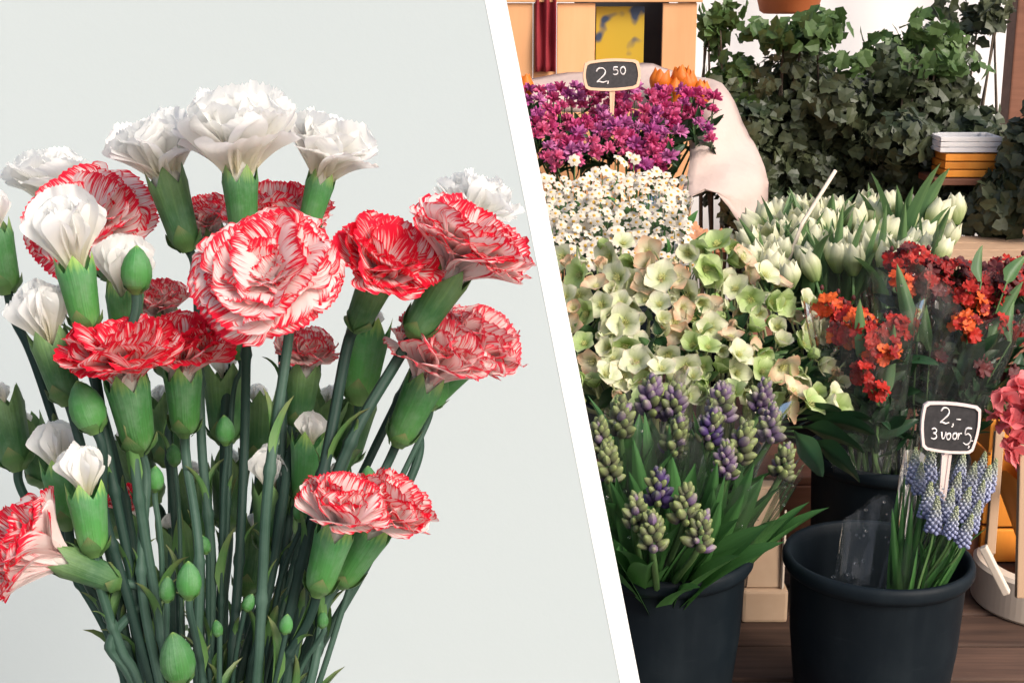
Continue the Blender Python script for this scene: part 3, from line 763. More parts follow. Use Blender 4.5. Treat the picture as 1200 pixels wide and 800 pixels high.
# ---- hyacinths
def drop_mesh(nu=8, nv=6, r=.42, nm='floret', mat=None, tip=.12):
    prof = [(0.10, 0.0), (r*.85, .15), (r, .40), (r*.86, .66), (r*.5, .88), (tip*.5, 1.0)]
    return mesh(nm, *lathe(prof, nu, False, True), mat=mat)
FLO = {k: drop_mesh(mat=MAT[k]) for k in ('hy_green', 'hy_purple', 'hy_mauve')}
STRAP = [leaf_blade(1, .19+.02*(k % 3), R(12+7*k), .7, MAT['leaf'], nu=4, nv=10, base=.7, seed=k, tw=.25*(k-2)) for k in range(5)]
def hyacinth(px, py, d, kind, base, ax=(0, 1, .1), h=50, leaves=4, label='', grp='hyacinths in the bucket'):
    sc = d/FPX; axis = D(*ax); head = P(px, py, d); hl = h*sc; hr = hl*.44
    root = thing('hyacinth', base, label, 'flower', grp)
    low = head-axis*hl*.5
    simple_stem(root, [head+axis*hl*.4, low, low.lerp(base, .5)+Vector((0, 0, .01)), base], .0042, .0055, MAT['stall_stem'], 7)
    n = 32
    for i in range(n):
        t = (i+.5)/n; a = i*2.39996
        rr = hr*(.50+.5*math.sin(math.pi*min(1, .25+t*.72)))*(1-.62*t**3)
        fr = frame(low+axis*hl*(t*.92), axis, a)
        dirl = fr.to_3x3() @ Vector((math.cos(lerp(.15, 1.15, t**1.2)), 0, math.sin(lerp(.15, 1.15, t**1.2))))
        pos = low+axis*hl*t*.86 + dirl*rr*.25
        s = hl*.37*rnd.uniform(.72, 1.16)*(1-.3*t**2)
        fk = kind if rnd.random() < .60 else rnd.choice(('hy_green', 'hy_green', 'hy_mauve'))
        add('floret', FLO[fk], root, frame(pos, dirl+axis*rnd.uniform(0, .55)+Vector((rnd.gauss(0, .15), rnd.gauss(0, .15), 0)), rnd.uniform(0, 6), (s*.78, s*.78, s)))
    for i in range(leaves):
        a = rnd.uniform(0, 6.28)
        ll = (head-base).length*rnd.uniform(.72, 1.06)
        dv = (head-base).normalized()+Vector((math.cos(a), math.sin(a)*(.8 if math.sin(a) > 0 else .35), 0))*.18
        b2 = base+Vector((math.cos(a)*.012, math.sin(a)*.012, 0))
        fr = frame(b2, dv, 0); x = fr.to_3x3() @ Vector((1, 0, 0))
        out = Vector((math.cos(a), math.sin(a), 0))
        roll = math.atan2(out.dot(fr.to_3x3() @ Vector((0, 1, 0))), out.dot(x))
        add('leaf', rnd.choice(STRAP), root, frame(b2, dv, roll, (ll, ll*1.05, ll)))
b1 = Vector((A.x-.02, A.y-.05, A.z-.10)); b2 = Vector((A.x+.045, A.y-.03, A.z-.10)); b3 = Vector((A.x-.04, A.y+.03, A.z-.08)); b4 = Vector((A.x+.03, A.y+.05, A.z-.08))
HY = [(745, 600, 1.93, 'hy_green', b1), (764, 622, 1.91, 'hy_green', b1), (771, 571, 1.95, 'hy_purple', b1), (803, 592, 1.93, 'hy_green', b1), (821, 622, 1.92, 'hy_green', b1),
      (704, 515, 2.10, 'hy_green', b3), (712, 542, 2.06, 'hy_green', b3), (727, 490, 2.14, 'hy_green', b3), (763, 465, 2.17, 'hy_mauve', b3), (790, 474, 2.16, 'hy_mauve', b3),
      (793, 511, 2.10, 'hy_green', b3), (833, 503, 2.10, 'hy_purple', b4), (845, 470, 2.16, 'hy_mauve', b4), (868, 518, 2.08, 'hy_green', b4), (903, 497, 2.12, 'hy_mauve', b4),
      (893, 465, 2.17, 'hy_mauve', b4), (918, 540, 2.07, 'hy_green', b2), (850, 540, 2.04, 'hy_mauve', b2), (690, 600, 2.0, 'hy_green', b1), (660, 560, 2.05, 'hy_green', b3)]
HL = {'hy_green': 'green-budded hyacinth spike in clear film', 'hy_purple': 'dark violet hyacinth spike among green-budded ones', 'hy_mauve': 'mauve hyacinth spike below the hellebores'}
for (x, y_, d, kd, bb) in HY:
    bs = bb+Vector((rnd.gauss(0, .012), rnd.gauss(0, .008), 0))
    hd = P(x, y_, d); dv = hd-bs
    ax = ((dv.x)*1.6+rnd.gauss(0, .08), .9, .15)
    hyacinth(x, y_, d, kd, bs, ax, rnd.uniform(42, 49), 4 if bb is not b2 else 5, HL[kd], HL[kd].split(' hyacinth')[0]+' hyacinths')
# broad bare leaves in the film at the right of the bucket
for k, (x, y_, d) in enumerate([(893, 575, 1.98), (880, 560, 1.97), (860, 572, 1.95), (842, 562, 1.96), (872, 590, 1.94), (780, 505, 2.08), (768, 492, 2.1), (812, 560, 1.95), (735, 570, 1.98), (716, 580, 2.0), (745, 525, 2.06), (850, 600, 1.93), (832, 585, 1.92)]):
    tp = P(x, y_, d); bs = b2+Vector((rnd.gauss(0, .01)-(.03 if x < 800 else 0), rnd.gauss(0, .01), 0))
    r0 = thing('hyacinth_leaf', bs, 'broad strap-shaped hyacinth leaf in clear film', 'leaf', 'loose hyacinth leaves')
    ll = (tp-bs).length*1.03
    add('blade', leaf_blade(ll, .044, R(rnd.uniform(-22, -4)), .5, MAT['leaf'], 'blade', 6, 14, base=.75, seed=k, tw=rnd.uniform(-.4, .4)), r0, facing(bs, tp-bs, toward(.4)))

# ---- cellophane sleeves
def sleeve(base, top, r0, r1, label, peaks=3, seed=0, cut=.25, flat=.7, drops=60, group='clear film sleeves'):
    r = random.Random(seed); ph = [r.uniform(0, 6.28) for _ in range(6)]
    ax = (top-base); L = ax.length
    M = facing(base, ax, RGT+Vector((0, r.uniform(-.3, .3), 0)))
    def fn(u, v):
        a = u*2*math.pi
        pk = abs(((u*peaks+ph[0]) % 1.0)-.5)*2
        z = L*v*(1-cut*v*pk)
        t = z/L
        rr = lerp(r0, r1, max(0, t)**.85)*(1+.10*math.sin(3*a+ph[1])*t+.05*math.sin(7*a+ph[2]+4*t)+.03*math.sin(13*a+ph[3]-6*t))
        return Vector((rr*math.cos(a), rr*flat*math.sin(a), z))
    root = add('film_sleeve', None, None, Matrix.Translation(base), label=label, category='film sleeve', group=group)
    s = add('film', mesh('film', *grid(fn, 72, 16), mat=MAT['film']), root, M)
    if drops:
        parts = []
        for k in range(drops):
            u, v = r.random(), r.uniform(.15, .98); p = fn(u, v); q = p*1.0
            rad = r.choice((.0010, .0013, .0018, .0024))
            vv, ff, uu = lathe([(0.0001, -rad), (rad*.7, -rad*.7), (rad, 0), (rad*.7, rad*.7), (.0001, rad)], 6)
            out = Vector((p.x, p.y, 0)).normalized()*rad*.4
            parts.append(([Vector(w)+q+out for w in vv], ff, uu))
        add('droplet', mesh('droplet', *merge(parts), mat=MAT['drop']), root, M, kind='stuff')
sleeve(b1+Vector((0, 0, .06)), P(765, 545, 1.98), .05, .115, 'clear film sleeve round the foremost hyacinths', 3, 1, .30)
sleeve(b2+Vector((0, 0, .06)), P(893, 500, 2.02), .05, .10, 'clear film sleeve round broad leaves, flaring over the bucket edge', 3, 2, .32)
sleeve(b3+Vector((0, .0, .06)), P(750, 455, 2.15), .06, .12, 'clear film sleeve round green and mauve hyacinths at the back of the bucket', 4, 3, .25, drops=30)
sleeve(b4+Vector((0, .0, .06)), P(860, 450, 2.16), .06, .10, 'clear film sleeve round the violet and mauve hyacinths', 3, 4, .25, drops=30)

# ---- grape hyacinths
def muscari_mesh(seed):
    r = random.Random(seed); parts = []
    n = 70
    for i in range(n):
        t = i/n; a = i*2.39996
        rr = .17*(1-t**1.6)+.02; s = .066*(1-.62*t)
        vv, ff, uu = lathe([(0.001, -s), (s*.8, -s*.5), (s, .05*s), (s*.7, s*.75), (.001, s)], 6)
        c = Vector((rr*math.cos(a), rr*math.sin(a), t+r.uniform(-.01, .01)))
        parts.append(([Vector(w)+c for w in vv], ff, [(.5, min(1, max(0, t+r.uniform(-.06, .06))))]*len(vv)))
    parts.append(tube([Vector((0, 0, z/4)) for z in range(5)], lambda t: .13*(1-t**1.5)+.01, 8))
    return mesh('spike', *merge(parts), mat=MAT['muscari'])
MUS = [muscari_mesh(k) for k in range(3)]
GL = [leaf_blade(1, .050+.012*k, R(6+10*k), .9, MAT['leaf'], nu=2, nv=10, base=.8, seed=20+k) for k in range(4)]
mb = Vector((B.x+.035, B.y-.075, B.z-.05))
ML = [(1078, 560, 2.05), (1090, 545, 2.07), (1100, 575, 2.03), (1112, 592, 2.01), (1120, 572, 2.03), (1131, 590, 2.01), (1143, 603, 2.0), (1148, 580, 2.02), (1138, 562, 2.05), (1155, 565, 2.05),
      (1072, 545, 2.09), (1105, 556, 2.07), (1126, 548, 2.08), (1150, 548, 2.08), (1088, 585, 2.02), (1117, 610, 1.99), (1096, 602, 2.0), (1162, 556, 2.07), (1133, 620, 1.99)]
for k, (x, y_, d) in enumerate(ML):
    bs = mb+Vector(((x-1115)/60*.028, rnd.gauss(0, .010), 0)); hd = P(x, y_, d)
    root = thing('grape_hyacinth', bs, 'slim blue grape hyacinth spike with a greenish tip, in clear film', 'flower', 'grape hyacinths')
    ax = ((hd-bs).normalized()+UPV*.6).normalized(); hl = rnd.uniform(38, 46)*d/FPX
    low = hd-ax*hl*.5
    simple_stem(root, [low+ax*hl*.1, low-ax*.02, low.lerp(bs, .6), bs], .0019, .0024, MAT['stall_stem'], 6)
    add('spike', MUS[k % 3], root, frame(low, ax, rnd.uniform(0, 6), (hl, hl, hl)), kind='stuff')
    for q in range(2):
        ll = (hd-bs).length*rnd.uniform(.6, .98); b5 = bs+Vector((rnd.gauss(0, .006), rnd.gauss(0, .006)-.004, 0))
        dv = (hd-bs).normalized()+Vector((rnd.gauss(-.04, .05), rnd.gauss(-.03, .04), 0))
        add('leaf', rnd.choice(GL), root, frame(b5, dv, rnd.uniform(0, 6.28), (ll, ll*1.3, ll)))
for k, (x, y_, d) in enumerate([(1052, 580, 2.06), (1060, 562, 2.08), (1066, 575, 2.05), (1045, 600, 2.05), (1070, 590, 2.03), (1057, 595, 2.04), (1080, 600, 2.02)]):
    tp = P(x, y_, d); bs = mb+Vector((-.030+.003*k, rnd.gauss(-.004, .008), 0)); ll = (tp-bs).length*1.05
    r0 = thing('grape_hyacinth_leaf', bs, 'narrow grassy leaf at the edge of the grape hyacinth bunch', 'leaf', 'loose grape hyacinth leaves')
    add('blade', leaf_blade(ll, .013, R(rnd.uniform(0, 12)), .8, MAT['leaf'], 'blade', 4, 12, base=.85, seed=60+k), r0, facing(bs, tp-bs, toward(.4)))
sleeve(mb+Vector((0, 0, .02)), P(1112, 535, 2.08), .035, .072, 'clear film sleeve round the grape hyacinths', 2, 9, .18, .75, 50)
sleeve(Vector((B.x-.03, B.y-.02, B.z-.14)), P(1036, 578, 2.18), .04, .055, 'empty clear film sleeve left standing in the half-empty bucket', 2, 12, .3, .16, 70)

# ---- hellebores
def sepal_mesh(var, mat, open_=R(62)):
    r = random.Random(500+var)
    th1 = open_+r.uniform(-.2, .2); ph = r.uniform(0, 6)
    def fn(u, v):
        s = u*2-1; th = R(38)+(th1-R(38))*v
        rr = v*math.sin(R(38)*.5+th*.5); zz = v*math.cos(R(38)*.5+th*.5)
        w = .43*math.sin(math.pi*min(1, .08+.72*v**.9))
        w *= (1-.80*sstep(.80, 1.0, v))+.03
        off = .22*s*s*w+.03*math.sin(5*v+ph+2*s)
        return Vector((rr-math.cos(th)*off, s*w, zz+math.sin(th)*off))
    return mesh('sepal', *grid(fn, 8, 8), mat=mat)
SEP = {}
for mk in ('hellebore', 'hellebore_green', 'hellebore_blush'):
    SEP[mk] = {'open': [sepal_mesh(k, MAT[mk], R(74)) for k in range(3)], 'cup': [sepal_mesh(k+5, MAT[mk], R(30)) for k in range(3)], 'shut': [sepal_mesh(k+9, MAT[mk], R(6)) for k in range(2)]}
def stamen_mesh():
    parts = []; r = random.Random(5)
    for i in range(26):
        a = i*2.4; q = .05+.20*(i/26)
        e = Vector((math.cos(a)*q, math.sin(a)*q, .34+r.uniform(-.06, .06)))
        parts.append(tube([Vector((math.cos(a)*.03, math.sin(a)*.03, .02)), e], .008, 4))
        vv, ff, uu = lathe([(.001, -.03), (.026, 0), (.001, .03)], 5)
        parts.append(([Vector(w)+e for w in vv], ff, uu))
    return mesh('stamens', *merge(parts), mat=MAT['stamen'])
STAM = stamen_mesh()
OV = [leaf_blade(1, .34, R(25+12*k), .35, MAT['dark_leaf'], nu=6, nv=12, base=.15, pointed=.9, wav=.05, seed=40+k) for k in range(4)]
OVG = [leaf_blade(1, .32, R(20+12*k), .35, MAT['tulip_leaf'], nu=6, nv=10, base=.15, pointed=.9, wav=.05, seed=44+k) for k in range(3)]
def blossom(root, pos, axis, s, mk, shape):
    b = add('blossom', STAM if shape != 'shut' else STAM, root, frame(pos, axis, rnd.uniform(0, 6), s*(1 if shape != 'shut' else .4)))
    a0 = rnd.uniform(0, 6.28)
    for i in range(5):
        tilt = axis+Vector((rnd.gauss(0, .06), rnd.gauss(0, .06), rnd.gauss(0, .06)))
        add('sepal', rnd.choice(SEP[mk][shape]), b, frame(pos+axis*(.004*(i % 2)*s), tilt, a0+i*1.2566+rnd.uniform(-.12, .12), s*rnd.uniform(.9, 1.1)))
hell_px = []
rr = random.Random(21)
tries = 0
def hell_in(x, y):
    if x < 600 or x > 985: return False
    top = 292+max(0, (x-850))*.62+8*math.sin(x*.05); bot = 470+8*math.sin(x*.07)
    if x > 880: bot = 480
    return top < y < bot
while len(hell_px) < 190 and tries < 6000:
    tries += 1
    x, y_ = rr.uniform(600, 985), rr.uniform(280, 485)
    if hell_in(x, y_) and all((x-a)**2+(y_-b)**2 > 14.3**2 for a, b in hell_px): hell_px.append((x, y_))
hell_px.sort()
def hell_d(x, y): return lerp(2.62, 2.26, (y-280)/200)+.12*abs((x-800)/200)**2*.5
groups = [hell_px[i:i+4] for i in range(0, len(hell_px), 4)]
for gi, g in enumerate(groups):
    cx = sum(p[0] for p in g)/len(g); cy = sum(p[1] for p in g)/len(g)
    mk = rr.choice(('hellebore', 'hellebore', 'hellebore_green', 'hellebore_blush'))
    hub = P(cx, cy+30, hell_d(cx, cy)+.05)
    ft = foot_in(Dd, .07, .22)
    lab = {'hellebore': 'pale cream-green hellebore stem with several cup-shaped blossoms', 'hellebore_green': 'fresh green hellebore stem with open blossoms', 'hellebore_blush': 'hellebore stem with peach-blushed blossoms and buds'}[mk]
    root = thing('hellebore', ft, lab, 'flower', {'hellebore': 'cream-green hellebores', 'hellebore_green': 'fresh green hellebores', 'hellebore_blush': 'peach-blushed hellebores'}[mk])
    m = rim_clamp(Dd, hub, .11); m.z = Dd.z+.02
    simple_stem(root, [hub, hub.lerp(m, .5), m, ft], .0035, .005, MAT['pale_stem'], 6)
    for (x, y_) in g:
        d = hell_d(x, y_)+rr.uniform(-.03, .03); p = P(x, y_, d)
        shape = rr.choice(('open', 'open', 'open', 'cup', 'cup', 'shut'))
        ax = D(rr.gauss((x-810)/260, .35), rr.gauss(.25, .4), rr.uniform(.35, 1.0)) if shape != 'shut' else D(rr.gauss(0, .5), rr.uniform(-.6, .9), .4)
        s = {'open': rr.uniform(17, 27), 'cup': rr.uniform(15, 24), 'shut': rr.uniform(10, 16)}[shape]*d/FPX
        mk2 = mk if rr.random() < .7 else rr.choice(('hellebore', 'hellebore_blush', 'hellebore_green'))
        simple_stem(root, [p-ax*s*.02, p-ax*.022, hub.lerp(p, .4)-Vector((0, 0, .006)), hub], .0018, .0024, MAT['pale_stem'], 5, 4, 'flower_stalk')
        blossom(root, p, ax, s, mk2, shape)
    for q in range(4):
        x, y_ = cx+rr.uniform(-34, 34), cy+rr.uniform(-10, 45); tp = P(x, y_, hell_d(cx, cy)+.01)
        ax = D(rr.gauss((x-810)/200, .4), rr.gauss(.3, .4), .5)
        s = rr.uniform(34, 52)*2.4/FPX
        add('leaf', rr.choice(OVG if q % 2 else OV), root, frame(hub+(tp-hub)*.4, ax, rr.uniform(0, 6.28), s))
# large dark leaves hanging out at the right of the hellebores
for k, (x0, y0, x1, y1) in enumerate([(940, 500, 1010, 525), (945, 490, 1022, 505), (950, 515, 1008, 560), (935, 485, 985, 480), (955, 500, 1020, 488), (930, 505, 965, 560), (1010, 470, 1060, 440), (1000, 440, 1035, 395), (700, 480, 740, 450), (780, 470, 810, 430), (700, 465, 670, 480)]):
    a, b = P(x0, y0, 2.30 if k < 6 else 2.40), P(x1, y1, 2.25 if k < 6 else 2.42); ll = (b-a).length
    ft = foot_in(Dd, .05, .2)
    root = thing('hellebore_leaf', ft, 'dark glossy toothed hellebore leaf hanging over the wallflower bucket' if k < 6 else 'dark hellebore leaf among the blossoms', 'leaf', 'large dark hellebore leaves' if k < 6 else 'dark leaves among the blossoms')
    mm = rim_clamp(Dd, a, .12); mm.z = Dd.z+.03
    simple_stem(root, [a, a.lerp(mm, .5)+Vector((0, 0, .01)), mm, ft], .002, .003, MAT['stall_stem'], 6)
    add('blade', leaf_blade(1, .40, R(30), .3, MAT['dark_leaf'], 'blade', 8, 14, base=.12, pointed=.9, wav=.04, seed=80+k), root, facing(a, (b-a)+UPV*.012, Vector((0, -.7, -.2))-UPV*.9+toward(.3), ll*1.12))

# ---- small daisies
def ray_mesh(seed, n=7):
    r = random.Random(seed); parts = []
    for i in range(n):
        a = i*2*math.pi/n+r.uniform(-.1, .1); dr = r.uniform(.05, .35)
        def fn(u, v):
            s = u*2-1; w = .36*math.sin(math.pi*(.12+.80*v))
            q = .18+.82*v; z = .05-dr*v*v+.04*abs(s)
            return Vector((q*math.cos(a)-s*w*math.sin(a), q*math.sin(a)+s*w*math.cos(a), z))
        parts.append(grid(fn, 2, 4))
    return mesh('bloom', *merge(parts), mat=MAT['ray_white'])
RAY = [ray_mesh(k) for k in range(4)]
DISC = mesh('disc', *lathe([(.28, .0), (.29, .06), (.23, .14), (.12, .19), (.001, .2)], 10), mat=MAT['disc_yellow'])
LIT = [leaf_blade(1, .30, R(30+10*k), .4, MAT['leaf'], nu=2, nv=6, base=.2, seed=90+k) for k in range(3)]
dp = []
tries = 0
while len(dp) < 285 and tries < 20000:
    tries += 1
    x, y_ = rr.uniform(590, 812), rr.uniform(188, 312)
    top = 200+ (8 if x < 690 else 0) + max(0, x-770)*.35; right = 800+(y_-200)*.12
    if y_ < top or x > right: continue
    if all((x-a)**2+(y_-b)**2 > 7.7**2 for a, b in dp): dp.append((x, y_))
dp += [(724, 184), (738, 182), (731, 190), (745, 187), (673, 188)]
dp.sort()
for i in range(0, len(dp), 8):
    g = dp[i:i+8]
    cx = sum(p[0] for p in g)/len(g); cy = sum(p[1] for p in g)/len(g)
    dd = lambda x, y: lerp(3.08, 2.72, (y-180)/130)
    hub = P(cx, cy+45, dd(cx, cy)+.06); ft = foot_in(Fb, .07, .22)
    root = thing('daisy_spray', ft, 'spray of small white yellow-centred daisies', 'flower', 'white daisy sprays')
    m = rim_clamp(Fb, hub, .12); m.z = Fb.z+.01
    simple_stem(root, [hub, hub.lerp(m, .5), m, ft], .0022, .003, MAT['stall_stem'], 5)
    for (x, y_) in g:
        p = P(x, y_, dd(x, y_)+rr.uniform(-.03, .03)); ax = D(rr.gauss(0, .3), rr.gauss(.5, .25), rr.uniform(.4, 1))
        s = rr.uniform(5.4, 8.4)*2.9/FPX
        simple_stem(root, [p, p-ax*.02, hub], .0011, .0014, MAT['stall_stem'], 4, 3, 'flower_stalk')
        b = add('bloom', rr.choice(RAY), root, frame(p, ax, rr.uniform(0, 6), s))
        add('disc', DISC, b, frame(p, ax, 0, s*.95))
        if rr.random() < .9:
            add('leaf', rr.choice(LIT), root, frame(hub.lerp(p, rr.uniform(.2, .75)), D(rr.gauss(0, .7), .6, rr.gauss(.2, .5)), rr.uniform(0, 6), rr.uniform(18, 30)*2.9/FPX))

# ---- magenta flowers
def pom_mesh(seed, mat, n=26):
    r = random.Random(seed); parts = []
    for i in range(n):
        t = (i+.5)/n; a = i*2.39996; el = math.asin(1-1.15*t)
        dv = Vector((math.cos(a)*math.cos(el), math.sin(a)*math.cos(el), math.sin(el)))
        M = frame((0, 0, 0), dv, r.uniform(0, 6)).to_3x3()
        L = r.uniform(.8, 1.1)
        def fn(u, v):
            s = u*2-1; w = .26*math.sin(math.pi*(.1+.78*v))
            return M @ Vector((s*w, .18*v*v+.1*s*s, L*v))
        parts.append(grid(fn, 2, 3))
    return mesh('bloom', *merge(parts), mat=mat)
POM = [pom_mesh(1, MAT['aster']), pom_mesh(2, MAT['aster_violet']), pom_mesh(3, MAT['aster'])]
ap = []
tries = 0
while len(ap) < 125 and tries < 9000:
    tries += 1
    x, y_ = rr.uniform(590, 838), rr.uniform(98, 196)
    bot = 150+ (25 if 640 < x < 790 else 0) + 12*math.sin(x*.06)
    top = 100+max(0, abs(x-715)-60)*.10
    if not (top < y_ < bot+18*rr.random()): continue
    if all((x-a)**2+(y_-b)**2 > 9.5**2 for a, b in ap): ap.append((x, y_))
ap.sort()
for i in range(0, len(ap), 6):
    g = ap[i:i+6]; cx = sum(p[0] for p in g)/len(g); cy = sum(p[1] for p in g)/len(g)
    hub = P(cx, cy+45, 3.66); ft = foot_in(G, .07, .22)
    root = thing('magenta_spray', ft, 'spray of magenta and violet pompon flowers', 'flower', 'magenta sprays behind the daisies')
    m = rim_clamp(G, hub, .12); m.z = G.z+.01
    simple_stem(root, [hub, hub.lerp(m, .5), m, ft], .0025, .004, MAT['stall_stem'], 5)
    for (x, y_) in g:
        p = P(x, y_, lerp(3.74, 3.46, (y_-95)/90)+rr.uniform(-.04, .04)); ax = D(rr.gauss(0, .3), rr.gauss(.6, .25), rr.uniform(.3, .8))
        simple_stem(root, [p, p-ax*.02, hub], .0014, .0018, MAT['stall_stem'], 4, 3, 'flower_stalk')
        add('bloom', rr.choice(POM), root, frame(p, ax, rr.uniform(0, 6), rr.uniform(8, 11.5)*3.6/FPX))
        for q_ in range(3):
            add('leaf', rr.choice(OV), root, frame(hub.lerp(p, rr.uniform(-.3, .7)), D(rr.gauss(0, .8), .5, rr.gauss(.5, .5)), rr.uniform(0, 6), rr.uniform(20, 36)*3.6/FPX))

# ---- tulips (cream by the wallflowers, orange at the back)
def tulip_petal(var, mat, flare=0.0):
    r = random.Random(700+var); ph = r.uniform(0, 6)
    def fn(u, v):
        s = u*2-1
        rad = .35*math.sin(math.pi*min(.5, .12+.58*v))*(1-.34*sstep(.5, 1, v))+flare*v*v
        w = 1.05*(math.sin(math.pi*(.16+.70*v))**.8)*(1-.66*sstep(.84, 1, v))
        a = s*w
        rad2 = rad*(1+.05*math.cos(s*3))+.012*math.sin(6*v+ph)
        return Vector((rad2*math.cos(a), rad2*math.sin(a)*.98, v*(1-.03*s*s)))
    return mesh('petal', *grid(fn, 8, 10), mat=mat)
TP = [tulip_petal(k, MAT['tulip'], .03*k) for k in range(4)]
TPO = [tulip_petal(k+4, MAT['orange_petal'], .04) for k in range(2)]
TL = [leaf_blade(1, .17+.02*k, R(10+9*k), .8, MAT['tulip_leaf'], nu=4, nv=10, base=.6, seed=110+k) for k in range(4)]
def tulip(p, ax, h, bk, petals, label, grp, leaves=2):
    ft = foot_in(bk, .06, .2)
    root = thing('tulip', ft, label, 'flower', grp)
    m = rim_clamp(bk, p, bk_r); m.z = bk.z+.01
    low = p-ax*h*.5
    simple_stem(root, [low+ax*h*.05, low-ax*.04, m.lerp(low, .35), m, ft], .0032, .004, MAT['stall_stem'], 6)
    a0 = rr.uniform(0, 6)
    for i in range(6):
        f = 1.0 if i < 3 else .92
        add('petal', rr.choice(petals), root, frame(low, ax+Vector((rr.gauss(0, .05), rr.gauss(0, .05), 0)), a0+i*2.094+(1.047 if i >= 3 else 0), (h*f*rr.uniform(.95, 1.1), h*f, h*rr.uniform(.93, 1.05))))
    for i in range(leaves):
        b = m.lerp(low, rr.uniform(.0, .4)); ll = (low-b).length*rr.uniform(.85, 1.2)+.07
        add('leaf', rr.choice(TL), root, frame(b, D(rr.gauss(0, .22), 1, rr.gauss(.15, .2)), rr.uniform(0, 6.28), (ll, ll*.95, ll)))
bk_r = .12
tp_ = []
tries = 0
while len(tp_) < 42 and tries < 9000:
    tries += 1
    x, y_ = rr.uniform(872, 1122), rr.uniform(240, 305)
    if y_ < 246-(6 if x > 930 else 0) + max(0, 905-x)*.4: continue
    if all(((x-a))**2+((y_-b)*1.1)**2 > 17**2 for a, b in tp_): tp_.append((x, y_))
tp_ += [(951, 312), (925, 322), (905, 310)]
for (x, y_) in tp_:
    d = lerp(3.08, 2.76, (y_-240)/80); ax = D(rr.gauss((x-995)/400, .20), 1, rr.gauss(.2, .2))
    tulip(P(x, y_, d), ax, rr.uniform(34, 42)*d/FPX, E, TP, 'cream tulip with green-streaked petals, upright in the bunch', 'cream tulips')
for k, (x, y_) in enumerate([(772, 96), (790, 108), (806, 99), (822, 110), (798, 92), (600, 95), (616, 104)]):
    tulip(P(x, y_, 3.78), D(rr.gauss(0, .15), 1, .15), 31*3.8/FPX, G, TPO, 'orange tulip rising behind the magenta flowers', 'orange tulips', 0)
for k, (x, y_) in enumerate([(868, 250), (985, 238), (1000, 245), (1040, 240), (1060, 232), (1110, 235), (890, 290), (1020, 250), (880, 270), (870, 300), (900, 320), (940, 330), (970, 320), (1108, 260)]):
    tpv = P(x, y_, 2.84); ft = foot_in(E, .06, .2); m = rim_clamp(E, tpv, .13); m.z = E.z
    r0 = thing('tulip_leaf', ft, 'upright pointed tulip leaf at the edge of the cream bunch', 'leaf', 'loose tulip leaves')
    ll = (tpv-m).length+.03; b = m-(tpv-m).normalized()*.03
    simple_stem(r0, [b+(tpv-m)*.05, b.lerp(ft, .5), ft], .003, .003, MAT['stall_stem'], 5)
    add('blade', leaf_blade(ll, .032, R(rr.uniform(-10, 25)), .8, MAT['tulip_leaf'], 'blade', 4, 12, base=.7, seed=130+k), r0, facing(b, tpv-m, toward(.6)))
sleeve(Vector((E.x, E.y-.02, E.z-.05)), P(995, 262, 2.93), .12, .245, 'wide clear film sleeve round the cream tulips', 5, 15, .10, .62, 0)
sleeve(Vector((Fb.x, Fb.y-.0, Fb.z-.05)), P(705, 225, 2.93), .12, .19, 'wide clear film sleeve round the white daisies', 3, 16, .12, .75, 0)

# ---- wallflowers
def four_petal(seed, mat, n=5):
    r = random.Random(seed); parts = []
    for i in range(n):
        a = i*2*math.pi/n+r.uniform(-.15, .15); lift = r.uniform(.0, .5)
        def fn(u, v):
            s = u*2-1; w = .52*math.sin(math.pi*(.06+.66*v))
            q = .05+.95*v; z = lift*v-.25*v*v*lift+.17*math.sin(3.5*s+i*2)*v
            return Vector((q*math.cos(a)-s*w*math.sin(a), q*math.sin(a)+s*w*math.cos(a), z))
        parts.append(grid(fn, 4, 4))
    return mesh('bloom', *merge(parts), mat=mat)
WF = {k: [four_petal(s, MAT[k]) for s in range(3)] for k in ('wf_red', 'wf_orange', 'wf_dark')}
WBUD = drop_mesh(7, 5, .38, 'flower_bud', MAT['wf_dark'])
